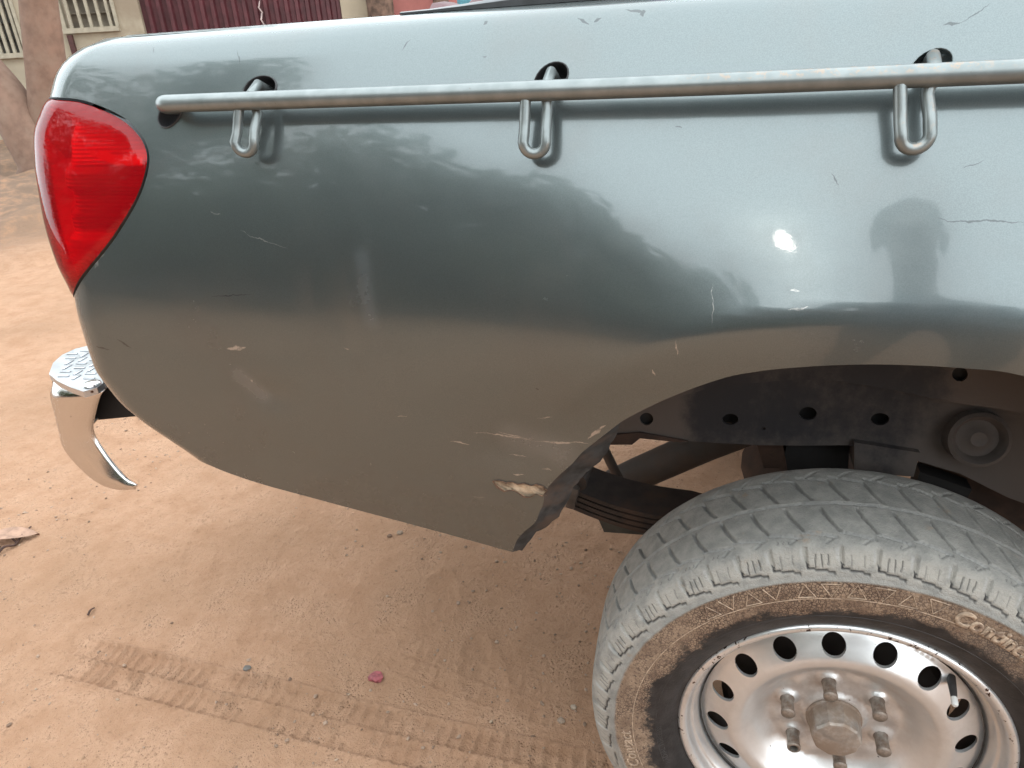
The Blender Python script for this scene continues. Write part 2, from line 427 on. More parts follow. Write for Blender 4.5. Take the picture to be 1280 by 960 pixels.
def paint_mat(marks):
    m, nt, b = new_mat('grey_green_metallic_car_paint'); k = NB(nt)
    co = k.coords(); x, y, z = k.sep(co)
    wob = k.noise(60, 3, vec=co, out='Color')
    flake = k.noise(900, 2, 0.5, vec=co)
    c = k.mix(k.ramp(flake, 0.3, 0.7), (0.130, 0.153, 0.154), (0.157, 0.180, 0.181))
    dust = k.math('MULTIPLY', k.ramp(k.noise(5, 6, 0.65, vec=co), 0.42, 0.75), 0.12)
    low = k.math('SUBTRACT', 1.0, k.ramp(z, .30 + WH, .62 + WH))
    dust = k.math('MAXIMUM', dust, k.math('MULTIPLY', low, k.math('ADD', 0.05, k.math('MULTIPLY', k.ramp(k.noise(16, 7, .72, vec=co), .35, .75), 0.16))))
    c = k.mix(dust, c, (0.165, 0.105, 0.075))
    # scratches, scuffs and chips where the panel has them: distance to short strokes on the panel
    cx = k.n('ShaderNodeCombineXYZ'); k.l(x, cx.inputs[0]); k.l(z, cx.inputs[1])
    jit = k.n('ShaderNodeVectorMath', operation='MULTIPLY_ADD'); k.l(wob, jit.inputs[0])
    jit.inputs[1].default_value = (.010, .010, 0); jit.inputs[2].default_value = (0, 0, 0)
    p0 = k.n('ShaderNodeVectorMath', operation='ADD'); k.l(cx.outputs[0], p0.inputs[0]); k.l(jit.outputs[0], p0.inputs[1])
    off = k.n('ShaderNodeVectorMath', operation='SUBTRACT'); k.l(p0.outputs[0], off.inputs[0]); off.inputs[1].default_value = (.005, .005, 0)
    pf = off.outputs[0]
    groups = {}
    for (ax, az, bx, bz, wd, kind) in marks:
        dx, dz = bx - ax, bz - az; L2 = dx * dx + dz * dz + 1e-9
        s1 = k.n('ShaderNodeVectorMath', operation='SUBTRACT'); k.l(pf, s1.inputs[0]); s1.inputs[1].default_value = (ax, az, 0)
        sp = k.n('ShaderNodeSeparateXYZ'); k.l(s1.outputs[0], sp.inputs[0])
        dt = k.n('ShaderNodeVectorMath', operation='DOT_PRODUCT'); k.l(s1.outputs[0], dt.inputs[0]); dt.inputs[1].default_value = (dx / L2, dz / L2, 0)
        t = k.math('ADD', dt.outputs['Value'], 0.0, clamp=True)
        sc = k.n('ShaderNodeVectorMath', operation='SCALE'); sc.inputs[0].default_value = (dx, dz, 0); k.l(t, sc.inputs['Scale'])
        df = k.n('ShaderNodeVectorMath', operation='DISTANCE'); k.l(s1.outputs[0], df.inputs[0]); k.l(sc.outputs[0], df.inputs[1])
        # the z component of pf is the noise offset only, keep it small
        taper = k.math('MULTIPLY', k.math('SUBTRACT', 1.15, k.math('ABSOLUTE', k.math('SUBTRACT', k.math('MULTIPLY', t, 2.0), 1.0))), wd)
        d = k.math('DIVIDE', df.outputs['Value'], taper)
        q = k.math('SUBTRACT', 1.0, k.ramp(df.outputs['Value'], .1 * wd, 1.6 * wd)) if kind == 'haze' else k.math('SUBTRACT', 1.0, k.ramp(d, 0.55, 1.1))
        groups[kind] = q if kind not in groups else k.math('MAXIMUM', groups[kind], q)
    rough = k.math('ADD', 0.18, k.math('MULTIPLY', dust, 0.9))
    rough = k.math('ADD', rough, k.math('MULTIPLY', k.ramp(k.noise(26, 6, 0.7, vec=co), 0.5, 0.8), 0.05))
    metal = 0.90
    grain = k.ramp(k.noise(140, 4, 0.7, vec=co), 0.40, 0.55)
    if 'light' in groups: 
        g = k.math('MULTIPLY', groups['light'], k.math('ADD', 0.35, k.math('MULTIPLY', grain, 0.65)))
        c = k.mix(g, c, (0.42, 0.41, 0.39)); 
    if 'dark' in groups:
        c = k.mix(k.math('MULTIPLY', groups['dark'], 0.6), c, (0.03, 0.03, 0.032))
    if 'haze' in groups:
        c = k.mix(k.math('MULTIPLY', groups['haze'], 0.14), c, (0.42, 0.45, 0.50)); rough = k.math('ADD', rough, k.math('MULTIPLY', groups['haze'], 0.05))
    k.l(c, b.inputs['Base Color']); k.l(rough, b.inputs['Roughness']); b.inputs['Metallic'].default_value = metal
    b.inputs['Coat Weight'].default_value = 0.8; b.inputs['Coat Roughness'].default_value = 0.035; b.inputs['Coat IOR'].default_value = 1.6
    h = k.bump(k.noise(5.5, 3, vec=co), 0.10, 0.008, None)
    h2 = k.bump(k.noise(420, 2, vec=co), 0.02, 0.0004, b, prev=h)
    k.l(h2, b.inputs['Coat Normal'])
    # second, hazier lobe: chalked and dusty lacquer scatters the reflection
    b2 = k.n('ShaderNodeBsdfPrincipled'); k.l(c, b2.inputs['Base Color']); k.l(h2, b2.inputs['Normal'])
    b2.inputs['Metallic'].default_value = .9; b2.inputs['Roughness'].default_value = .52
    mx = k.n('ShaderNodeMixShader'); k.l(k.math('ADD', .25, k.math('MULTIPLY', k.noise(3.2, 5, .6, vec=co), .16)), mx.inputs[0])
    k.l(b.outputs[0], mx.inputs[1]); k.l(b2.outputs[0], mx.inputs[2]); k.l(mx.outputs[0], nt.nodes['Material Output'].inputs[0])
    return m

def P2(px): return hit([px])[0]
def px_line(a, b, wd, kind):
    A, B = surf(*hit([a])[0]), surf(*hit([b])[0]); return (A[0], A[2] + WH, B[0], B[2] + WH, wd, kind)
MARKS = [px_line(*a) for a in [
    ((592, 540), (668, 551), .0012, 'light'), ((668, 552), (735, 553), .0016, 'light'), ((625, 541), (655, 548), .0008, 'light'),
    ((640, 593), (655, 594), .0012, 'light'), ((676, 586), (690, 588), .0016, 'light'), ((636, 567), (658, 571), .0010, 'light'),
    ((735, 548), (756, 533), .0028, 'light'), ((672, 523), (690, 521), .0010, 'light'), ((593, 621), (607, 622), .0012, 'light'),
    ((563, 552), (587, 555), .0012, 'light'), ((283, 435), (308, 434), .0035, 'light'), ((312, 474), (316, 476), .0018, 'light'),
    ((846, 425), (846, 445), .0010, 'light'), ((891, 355), (892, 408), .0006, 'light'), ((816, 462), (818, 470), .0012, 'light'),
    ((95, 345), (130, 318), .0030, 'light'), ((118, 335), (122, 325), .0035, 'light'), ((985, 387), (1010, 384), .0012, 'light'),
    ((990, 363), (1000, 363), .0015, 'light'), ((497, 521), (507, 521), .0008, 'light'), ((262, 265), (275, 268), .0008, 'light'),
    ((300, 288), (360, 312), .0006, 'light'), ((430, 434), (437, 436), .0010, 'light'), ((670, 484), (673, 487), .0012, 'dark'),
    ((1180, 32), (1200, 30), .0014, 'dark'), ((1198, 31), (1240, 3), .0006, 'dark'), ((503, 62), (513, 48), .0010, 'dark'),
    ((296, 62), (300, 80), .0008, 'dark'), ((191, 57), (193, 68), .0008, 'dark'), ((722, 24), (735, 28), .0020, 'dark'),
    ((742, 27), (752, 24), .0020, 'dark'), ((783, 13), (806, 17), .0018, 'dark'), ((803, 14), (804, 21), .0030, 'dark'),
    ((603, 72), (608, 70), .0008, 'dark'), ((1172, 275), (1280, 279), .0010, 'dark'), ((1040, 217), (1048, 232), .0008, 'dark'),
    ((1205, 210), (1228, 200), .0006, 'dark'), ((841, 158), (852, 160), .0008, 'dark'), ((605, 27), (607, 31), .0025, 'dark'),
    ((120, 432), (136, 437), .0016, 'dark'), ((147, 424), (165, 436), .0016, 'dark'), ((262, 371), (312, 369), .0008, 'dark'),
    ((300, 470), (328, 492), .013, 'haze'), ((452, 320), (464, 400), .011, 'haze'), ((640, 545), (700, 565), .02, 'haze')]]
mat_paint = paint_mat(MARKS)

# outline of the panel
def U(xz): return np.array([(x - float(xcor(z)), z) for x, z in xz])
arch_px_uz = hit(ARCH_PX, umin=-.2)
ARCH_FRONT = U(ARCH0[11:])
arch = np.vstack([arch_px_uz, ARCH_FRONT])
arch_c = np.vstack([arch[:1], catmull(arch, 6)[1:]])
bottom = hit([(640, 690), (520, 657), (400, 625), (330, 606), (285, 591), (258, 580)], umin=-.02)
bottom = np.vstack([bottom, [(-.07, bottom[-1][1] + .004), (-.115, bottom[-1][1] + .008)]])
bottom_c = catmull(bottom, 5)
lamp_r = hit([(66, 124), (100, 128), (140, 143), (165, 160), (180, 180), (184, 205), (174, 240), (152, 280), (126, 316), (93, 357)], umin=-.055)
lamp_c = catmull(lamp_r, 6)                           # upper left -> right -> lower tip
top_z = .9600
o = []
o += list(bottom_c)                                   # arch corner -> rear lower corner
o += [(-.115, .50), (-.115, lamp_c[-1][1] - .012), (-.062, lamp_c[-1][1] - .006)]
g = lamp_c[::-1].copy()
ctr = lamp_c.mean(0)
gap = []
for p, a, bb in zip(g, np.roll(g, 1, 0), np.roll(g, -1, 0)):
    t = bb - a; n = np.array([t[1], -t[0]]); n = n / (np.linalg.norm(n) + 1e-9)
    if n @ (p - ctr) < 0: n = -n
    gap.append(p + n * .0032)
gap = np.array(gap[1:-1])
gap = gap[gap[:, 0] > -.058]
o += list(gap)
o += [(-.085, gap[-1][1] + .002), (-.15, gap[-1][1] + .003), (-.15, top_z)]
o += [(x, top_z) for x in np.arange(-.1, 1.75, .05)]
o += [(1.8, top_z), (1.8, .30), (ARCH_FRONT[-1][0] + .02, .255)]
o += list(arch_c[::-1][:-1])
outline = resample(np.array(o), .010)
# rail sockets and the torn hole
def ell(c, rx, rz, n=22, rot=0):
    return np.array([(c[0] + rx * math.cos(t) * math.cos(rot) - rz * math.sin(t) * math.sin(rot), c[1] + rx * math.cos(t) * math.sin(rot) + rz * math.sin(t) * math.cos(rot)) for t in np.linspace(0, 2 * math.pi, n, endpoint=False)])
sock_px = [((213, 142), 13, 17), ((325, 112), 19, 16), ((689, 98), 19, 19), ((1163, 84), 24, 22)]
sockets = []
for (c, a, b_) in sock_px:
    q = hit([c, (c[0] + a, c[1]), (c[0], c[1] - b_)])
    sockets.append((q[0], abs(q[1][0] - q[0][0]), abs(q[2][1] - q[0][1])))
sock_loops = [ell(c, a, b_) for c, a, b_ in sockets]
tear_px = [(616, 601), (624, 600), (632, 603), (640, 602), (647, 605), (656, 604), (664, 607), (671, 605), (680, 608), (684, 613), (678, 620), (670, 617), (664, 621), (655, 621), (648, 616), (640, 612), (630, 614), (622, 609)]
tear = hit(tear_px)
v2, f2 = cdt_sheet(outline, [*[resample(s_, .012) for s_ in sock_loops], tear], .0105)
P3 = surf(v2[:, 0], v2[:, 1]); N3 = surf_n(v2[:, 0], v2[:, 1])
# orient triangles outwards
tri = P3[f2]; fn = np.cross(tri[:, 1] - tri[:, 0], tri[:, 2] - tri[:, 0])
flip = (fn * N3[f2].mean(1)).sum(1) < 0
f2[flip] = f2[flip][:, ::-1]
if N3[:, 1].mean() > 0: N3 = -N3; f2 = f2[:, ::-1]
# flange turned inwards round the outline
def flange(loop, depth, crumple=None):
    p = surf(loop[:, 0], loop[:, 1]); n = surf_n(loop[:, 0], loop[:, 1])
    if n[:, 1].mean() > 0: n = -n
    d = depth if hasattr(depth, '__len__') else np.full(len(loop), depth)
    return p, n, d
bed = link_mesh('bed_side', P3 + OFF, f2, mat_paint, root, True, N3)
def strip(name, loop, depth, mat, parent, closed, dirv=None, wob=0.0, edge=0.0):
    p, n, d = flange(loop, depth)
    K = 4; rows = []
    dv = -n if dirv is None else (np.tile(np.array(dirv, float), (len(p), 1)) if np.ndim(dirv) == 1 else dirv)
    for j in range(K + 1):
        t = j / K
        q = p + dv * (d * t)[:, None] - n * 0.0
        if wob: q = q + wob * t * np.stack([fbm(p[:, 0] * 60, p[:, 2] * 60 + j, 3, 5), fbm(p[:, 0] * 50 + 9, p[:, 2] * 70 + j * 2, 3, 8), fbm(p[:, 0] * 60, p[:, 2] * 60 + 4 + j, 3, 11)], 1)
        rows.append(q)
    V = np.vstack(rows) + OFF; m_ = len(p); F = []
    for j in range(K):
        for i in range(m_ if closed else m_ - 1):
            F.append((j * m_ + i, j * m_ + (i + 1) % m_, (j + 1) * m_ + (i + 1) % m_, (j + 1) * m_ + i))
    return link_mesh(name, V, F, mat, parent, True)
arch_l = resample(arch_c, .010, False)
dep = .016 + .020 * np.exp(-((arch_l[:, 1] - .42) / .11) ** 2) * (arch_l[:, 0] < .9)
mat_flange = simple('scraped_grey_flange', (0.045, 0.045, 0.046), 0.6, 0.2, 0.5, 60, 0.001, dirt=(0.10, 0.068, 0.052), dirt_amt=0.5)
lowz = (1 - sstep(.45, .53, arch_l[:, 1])) * (arch_l[:, 0] < .9)
fdir = np.stack([.95 * lowz + .02, 1 - .25 * lowz, -.10 * lowz], 1)
strip('arch_flange', arch_l, dep * (.55 + .45 * np.clip((arch_l[:, 1] - .27) / .05, 0, 1)), mat_flange, bed, False, fdir, wob=.0045)
strip('edge_hem', resample(bottom_c, .012, False), .016, mat_paint, bed, False, (0, 1, 0.15))
for s_ in sock_loops: pass
# sockets: short dark sleeves behind each hole, the forward one a body coloured cup
for i, (s_, (c, a, b_)) in enumerate(zip(sock_loops, sockets)):
    p, n, _d = flange(s_, .03); cen = surf(c[0], c[1]); nn = n.mean(0); nn /= np.linalg.norm(nn)
    q_d = .42 if i == 3 else 1.0
    rows = [p + nn * .0012, p * 1.0 - nn * .002, cen + (p - cen) * .93 - nn * .010 * q_d, cen + (p - cen) * .80 - nn * .024 * q_d, cen + (p - cen) * .05 - nn * .027 * q_d]
    out = [cen + (p - cen) * 1.10 + nn * .0002, cen + (p - cen) * 1.06 + nn * .0022]
    V = np.vstack(out + rows) + OFF; m_ = len(p); F = []
    for j in range(6):
        for t in range(m_): F.append((j * m_ + t, j * m_ + (t + 1) % m_, (j + 1) * m_ + (t + 1) % m_, (j + 1) * m_ + t))
    link_mesh('rail_socket', V, F, mat_paint if i == 3 else mat_gasket, bed, True)
# exposed filler in the tear
tc = tear.mean(0)
big = tc + (tear - tc) * np.array([1.04, 1.25])
v_, f_ = cdt_sheet(resample(big, .004), [], .004)
pp = surf(v_[:, 0], v_[:, 1]); pp[:, 1] += .0025 + .003 * vnoise(v_[:, 0] * 180, v_[:, 1] * 180, 3)
link_mesh('exposed_filler', pp + OFF, f_, mat_filler, bed, True)
# ragged metal rim of the tear
bm = bmesh.new(); tp = surf(tear[:, 0], tear[:, 1]) + OFF
tp = [tuple(p + np.array([0, -.0008, 0])) for p in np.vstack([tp, tp[:1]])]
bm_tube(bm, [p for p in tp], [.0004 + .0009 * random.random() for _ in tp], 6)
link_bm('torn_edge', bm, simple('rusty_torn_edge', (0.11, 0.055, 0.03), 0.8, 0, 0.6, 150), bed)

# inner skins that close the bed (rear, floor, inside wall)
def slab(name, c, s, mat, parent=root, bev=0.006):
    bm = bmesh.new(); bm_box(bm, c, s, None, bev); return link_bm(name, bm, mat, parent)
slab('tailgate', (-1.105, .80, .665 + WH), (.045, 1.29, .50), mat_paint)
slab('bed_floor', (-.15, .86, .575 + WH), (1.84, 1.26, .03), mat_paint)
slab('bed_wall', (-.15, .215, .755 + WH), (1.84, .02, .35), mat_paint)
slab('bed_wall', (-.15, 1.53, .728 + WH), (1.84, .06, .42), mat_paint)
# rolled top of the bed side and its dark cap
bm = bmesh.new()
xs = np.linspace(-1.0, .78, 30); prof = [(yprof(.9600) - .0006, .9596), (yprof(.9600) + .004, .9612), (yprof(.9600) + .016, .9622), (.150, .9622), (.152, .93)]
rows = [[bm.verts.new((x, y, z + WH)) for y, z in prof] for x in xs]
for a, b_ in zip(rows[:-1], rows[1:]):
    for j in range(4): bm.faces.new((a[j], a[j + 1], b_[j + 1], b_[j]))
link_bm('bed_rim', bm, mat_paint, root)
bm = bmesh.new(); xs = np.linspace(-.60, .78, 36)
rows = []
for x in xs:
    hgt = .014 * float(sstep(-.60, -.35, x)) + .003
    rows.append([bm.verts.new((x, yy_, .9622 + WH + zz_)) for yy_, zz_ in ((.112, 0), (.112, hgt * .6), (.118, hgt), (.142, hgt), (.148, hgt * .6), (.148, 0))])
for a, b_ in zip(rows[:-1], rows[1:]):
    for j in range(5): bm.faces.new((a[j], a[j + 1], b_[j + 1], b_[j]))
bm.faces.new(rows[0]); bm.faces.new(rows[-1])
link_bm('rim_cap', bm, mat_trim, root)

# ------------------------------------------------------------------ tail light
lamp = empty('tail_light', (0, 0, 0)); lamp.parent = root; lamp['label'] = 'red tear-shaped tail light wrapping round the rear corner'
lo = np.vstack([lamp_c, [(-.10, lamp_c[-1][1] - .004), (-.135, lamp_c[-1][1] + .01), (-.15, lamp_c[0][1] - .06), (-.135, lamp_c[0][1] + .002), (-.09, lamp_c[0][1] + .002)]])
lo = resample(lo, .008)
vl, fl = cdt_sheet(lo, [], .007)
dl = dist_poly(vl, lo)
pl = surf(vl[:, 0], vl[:, 1]); nl = surf_n(vl[:, 0], vl[:, 1])
if nl[:, 1].mean() > 0: nl = -nl
bul = .0055 * (1 - np.exp(-dl / .006)) + .002 * sstep(0, .06, dl)
pl = pl + nl * bul[:, None]
tri = pl[fl]; fn = np.cross(tri[:, 1] - tri[:, 0], tri[:, 2] - tri[:, 0]); fl[(fn * nl[fl].mean(1)).sum(1) < 0] = fl[(fn * nl[fl].mean(1)).sum(1) < 0][:, ::-1]
def lens_mat():
    m, nt, b = new_mat('red_lamp_plastic'); k = NB(nt)
    out = nt.nodes['Material Output']; nt.nodes.remove(b)
    tr = k.n('ShaderNodeBsdfTransparent'); gl = k.n('ShaderNodeBsdfGlossy'); fr = k.n('ShaderNodeFresnel'); mx = k.n('ShaderNodeMixShader')
    df = k.n('ShaderNodeBsdfDiffuse'); m2 = k.n('ShaderNodeMixShader')
    tr.inputs[0].default_value = (.93, .022, .036, 1); gl.inputs['Roughness'].default_value = .04; fr.inputs[0].default_value = 1.38
    df.inputs[0].default_value = (.50, .010, .018, 1)
    sc = k.ramp(k.noise(38, 6, .7), .60, .72)
    k.l(k.math('ADD', 0.24, k.math('MULTIPLY', sc, 0.10)), m2.inputs[0]); k.l(tr.outputs[0], m2.inputs[1]); k.l(df.outputs[0], m2.inputs[2])
    k.l(fr.outputs[0], mx.inputs[0]); k.l(m2.outputs[0], mx.inputs[1]); k.l(gl.outputs[0], mx.inputs[2]); k.l(mx.outputs[0], out.inputs[0])
    bp = k.n('ShaderNodeBump'); bp.inputs['Strength'].default_value = .12; bp.inputs['Distance'].default_value = .003
    k.l(k.noise(24, 4), bp.inputs['Height']); k.l(bp.outputs[0], gl.inputs['Normal'])
    return m
link_mesh('lens', pl + OFF, fl, lens_mat(), lamp, True, None)
# reflector inside: stepped chambers
zc = vl[:, 1]
lamp_top = lamp_c[0][1]
wallm = (dl < .010)
dep_ = .028 + .010 * sstep(.80, .81, zc) - .016 * (1 - sstep(.70, .712, zc)) + .008 * ((zc > .745) & (zc < .775))
ri = surf(vl[:, 0], vl[:, 1]) - nl * (dep_ * sstep(.002, .014, dl))[:, None]
def refl_mat():
    m, nt, b = new_mat('lamp_reflector'); k = NB(nt)
    co = k.coords(); x, y, z = k.sep(co)
    zz = k.math('SUBTRACT', z, WH)
    wv = k.n('ShaderNodeTexWave', wave_type='BANDS', bands_direction='Z'); wv.inputs['Scale'].default_value = 60; k.l(co, wv.inputs[0])
    up = k.ramp(zz, .800, .806)
    low = k.math('SUBTRACT', 1.0, k.ramp(zz, .712, .722))
    c = k.mix(up, (0.30, 0.30, 0.30), (0.62, 0.60, 0.60)); c = k.mix(low, c, (0.74, 0.74, 0.74))
    amb = k.math('MULTIPLY', k.math('MULTIPLY', k.ramp(zz, .806, .809), k.math('SUBTRACT', 1.0, k.ramp(zz, .818, .821))), k.ramp(x, -1.03, -.98))
    c = k.mix(amb, c, (1.0, 0.95, 0.9))
    k.l(c, b.inputs['Base Color']); b.inputs['Roughness'].default_value = .35; b.inputs['Metallic'].default_value = .25
    k.bump(wv.outputs[0], .5, .002, b)
    return m
link_mesh('reflector', ri + OFF, fl, refl_mat(), lamp, True)
amb_px = [(108, 190), (128, 189), (140, 196), (174, 197), (174, 208), (140, 208), (126, 201), (108, 194)]
ab = hit(amb_px); va, fa = cdt_sheet(resample(ab, .004), [], .004)
pa = surf(va[:, 0], va[:, 1]) + np.array([0.0, .006, 0])
mo, nt_, b_ = new_mat('amber_reflex_strip'); b_.inputs['Base Color'].default_value = (1.0, .75, .45, 1); b_.inputs['Roughness'].default_value = .3
link_mesh('reflex_strip', pa + OFF, fa, mo, lamp, True)
p, n, _d = flange(lo, .02)
V = np.vstack([p + n * .001, p + (-n) * .045]) + OFF; m_ = len(p)
link_mesh('housing', V, [(i, (i + 1) % m_, m_ + (i + 1) % m_, m_ + i) for i in range(m_)], mat_gasket, lamp, True)
# ------------------------------------------------------------------ side rail with hooks
def on(px, stand):            # point standing off the bed side by 'stand' metres, seen at px
    uz = hit([px])[0]
    for _ in range(12):
        p = surf(uz[0], uz[1]); n = surf_n(uz[:1], uz[1:2])[0]
        if n[1] > 0: n = -n
        q = p + n * stand
        d = ray([px])[0]; v = q - C0; t = v @ d / (d @ d); res = v - d * t
        uz = uz - np.array([res[0], res[2]]) * .9
    return q, p, n
cl = [(212, 130), (300, 126), (430, 122), (560, 118), (680, 113), (800, 109), (920, 104), (1020, 100), (1120, 96), (1200, 92), (1285, 89)]
pts = [on(p, .034)[0] for p in cl]
pts = [np.array(p) for p in pts]
yfit = np.polyfit([p[0] for p in pts], [p[1] for p in pts], 2); zfit = np.polyfit([p[0] for p in pts], [p[2] for p in pts], 3)
xs = np.linspace(pts[0][0], pts[-1][0], 40)
path = [np.array([x, np.polyval(yfit, x), np.polyval(zfit, x)]) for x in xs]
path += [path[-1] + (path[-1] - path[-2]) * k for k in range(1, 14)]
e0 = path[0]; tdir = (path[1] - path[0]) / np.linalg.norm(path[1] - path[0]); sp = surf(*sockets[0][0]); 
bend = []
inn = np.array([.010, .075, -.008])
for t in np.linspace(0, 1, 9)[1:]:
    a = t * math.pi / 2
    bend.append(e0 - tdir * .017 * math.sin(a) + np.array([0, .017, -.003]) * (1 - math.cos(a)))
tail = [bend[-1] + np.array([0.002, 1.0, -.10]) * d_ for d_ in (.01, .03, .055)]
full = [p + OFF for p in tail[::-1] + bend[::-1] + path]
bm = bmesh.new(); bm_tube(bm, full, .0105, 20)
rail = link_bm('side_rail', bm, mat_rail, root)
hooks = [((298, 126), (320, 124), (309, 191), (325, 107), .012), ((656, 118), (684, 116), (669, 192), (690, 92), .013), ((1124, 98), (1162, 96), (1141, 186), (1165, 72), .016)]
for li, (a, b_, bt, hole, _rr) in enumerate(hooks):
    q = on(bt, .021)[0]; pa = at_y([(a[0] + 1, a[1] + 5)], q[1] + .010)[0]; pb = at_y([(b_[0], b_[1] + 5)], q[1] + .015)[0]
    half = abs(at_y([b_], q[1])[0][0] - at_y([a], q[1])[0][0]) / 2; zb = q[2] + half
    la = []
    hp, hs, hn = on(hole, .004)
    la += [hs - hn * .03, hs - hn * .008, hs + hn * .008]
    xm = q[0]; xb = xm + half; xa = xm - half
    la += [np.array([pb[0] * .5 + hs[0] * .5, pb[1] + .001, pb[2] + .010]), np.array([pb[0], pb[1], pb[2] - .012])]
    yb_ = q[1]
    zs = np.linspace(pb[2] - .03, zb, 4)
    la += [np.array([xb + (pb[0] - xb) * (z - zb) / (pb[2] - zb), pb[1] + (yb_ - pb[1]) * (pb[2] - z) / (pb[2] - zb + 1e-6), z]) for z in zs]
    for t in np.linspace(0, math.pi, 12)[1:]:
        la.append(np.array([xm + half * math.cos(t), yb_ - .001 * t, zb - half * math.sin(t)]))
    for z in np.linspace(zb, pa[2] - .002, 5)[1:]:
        la.append(np.array([xa + (pa[0] - xa) * (z - zb) / (pa[2] - zb), yb_ + (pa[1] - yb_) * (z - zb) / (pa[2] - zb), z]))
    bm = bmesh.new(); bm_tube(bm, [p + OFF for p in la], .0060, 14)
    hk = link_bm('tie_hook', bm, mat_rail, rail)

# ------------------------------------------------------------------ wheel
wheel = empty('wheel', (0, 0, WH)); wheel.parent = root; wheel['label'] = 'silver steel wheel on a dusty tyre with a mud-caked sidewall'
# tyre: outward section (r, y), from bead over the sidewall, shoulder and tread to the inner bead
sec = np.array([(.213, .004), (.2215, -.003), (.232, -.011), (.250, -.0205), (.270, -.0262), (.290, -.0288), (.305, -.0288), (.3120, -.0282), (.3145, -.0296), (.3168, -.0272),
                (.3240, -.0245), (.3320, -.0205), (.3400, -.0145), (.3475, -.0075), (.3525, .003), (.3560, .025), (.3580, .050), (.3588, .072), (.3600, .100), (.3605, .130), (.3595, .150), (.3530, .166), (.330, .172), (.290, .172), (.240, .158), (.213, .140)])
sc_ = catmull(sec, 10)
dseg = np.concatenate([[0], np.cumsum(np.hypot(*np.diff(sc_, axis=0).T))])
NS = 230
sv = np.concatenate([np.linspace(0, dseg[-1] * .30, 60, endpoint=False), np.linspace(dseg[-1] * .30, dseg[-1] * .68, 140, endpoint=False), np.linspace(dseg[-1] * .68, dseg[-1], 30)])
pr = np.stack([np.interp(sv, dseg, sc_[:, 0]), np.interp(sv, dseg, sc_[:, 1])], 1)
tg = np.gradient(pr, axis=0); nr = np.stack([-tg[:, 1], tg[:, 0]], 1); nr /= np.linalg.norm(nr, axis=1)[:, None]
if nr[len(nr) // 2, 0] < 0: nr = -nr
TH = np.radians(np.concatenate([np.arange(-5, 195, .22), np.arange(195, 355, 1.6)]))
NT = len(TH); 
Rg = pr[:, 0][None] + 0 * TH[:, None]; Yg = pr[:, 1][None] + 0 * TH[:, None]; Tg = TH[:, None] + 0 * Rg
NBk = 52; ph = Tg / (2 * math.pi) * NBk
def line(d, wdt, edge=.2): return 1 - sstep(wdt * (1 - edge) * .5, wdt * .5 + .0003, np.abs(d))
def wrapd(a): return (a + .5) % 1.0 - .5
circ = 2 * math.pi * .352 / NBk
dip = np.zeros_like(Rg); cut = np.zeros_like(Rg); dust = np.zeros_like(Rg)
tr = (Rg > .344)
jit = .0012 * vnoise(Tg * 90, Yg * 300, 3)
# circumferential grooves (worn, dust filled)
for yc, amp in ((.072, .0005), (.012, .0045), (.128, .0045)):
    saw = ((ph * 1.0) % 1.0 - .5) * amp * 2
    g_ = line(Yg - yc - saw + jit, .0052) * tr
    dip = np.maximum(dip, g_ * .0032); cut = np.maximum(cut, .30 * line(Yg - yc - saw + jit - .0016, .0022) * tr); dust = np.maximum(dust, g_)
# slanted sipes between grooves
def sipe(y0, y1, slope, phase, wd, depth, curve=0.0):
    t = (Yg - y0) / (y1 - y0); ins = (t > 0) & (t < 1) & tr
    dd = wrapd(ph + phase + slope * t + curve * t * t) * circ
    return line(dd + jit, wd) * ins * np.minimum(1, np.minimum(t, 1 - t) * 12), depth
for a in ((.016, .066, -.75, .1, .0046, .0042, .25), (.078, .124, -.7, .45, .0046, .0042, .2), (-.003, .009, .35, .62, .0035, .0018)):
    g_, dp_ = sipe(*a); dip = np.maximum(dip, g_ * dp_); dust = np.maximum(dust, g_ * .35); cut = np.maximum(cut, .38 * g_)
g_, dp_ = sipe(.132, .150, .4, .3, .005, .003); dip = np.maximum(dip, g_ * dp_)
# shoulder: notches, zigzag cuts and fine sipes, arranged along the section by arc length
sh0 = np.interp(.3175, pr[:120, 0], sv[:120]); sh1 = np.interp(.3485, pr[:120, 0], sv[:120]); Sg = sv[None] + 0 * Tg
q_ = (Sg - sh0) / (sh1 - sh0)             # 0 at the ridge of the sidewall, 1 on the tread edge
f_ = ph % 1.0
cw = circ * .95
nt_ = line(wrapd(ph + .04 * q_) * cw, .0046) * sstep(.42, .50, q_) * (1 - sstep(.95, 1.08, q_))
dip = np.maximum(dip, nt_ * .0032); 
rb = line((wrapd(ph - .085)) * cw, .0035) * sstep(.50, .58, q_) * (1 - sstep(.9, 1.0, q_))
dip = dip - rb * .0010; dust = np.maximum(dust, rb)
# zigzag: short kink from notch foot, long slanted run, short tick
f2_ = (-ph) % 1.0                          # runs clockwise when seen from outside
def segl(ax, aq, bx, bq, wd):
    L = (sh1 - sh0); px_, pq = f2_ * cw, q_ * L
    A = np.array([ax * cw, aq * L]); B = np.array([bx * cw, bq * L]); AB = B - A
    t = np.clip(((px_ - A[0]) * AB[0] + (pq - A[1]) * AB[1]) / (AB @ AB), 0, 1)
    return line(np.hypot(px_ - A[0] - t * AB[0], pq - A[1] - t * AB[1]), wd)
shm = (q_ > -.02) & (q_ < 1.1) & (Yg < .02)
z1 = np.maximum(segl(-.02, .50, .06, .42, .0024), segl(.06, .42, .01, .31, .0022)) * shm
z1 = np.maximum(z1, segl(.02, .31, .80, .18, .0024) * shm); z1 = np.maximum(z1, segl(.80, .18, .80, .09, .0021) * shm)
dip = np.maximum(dip, z1 * .0024); cut = np.maximum(cut, z1)
alt = (np.floor(-ph) % 2)
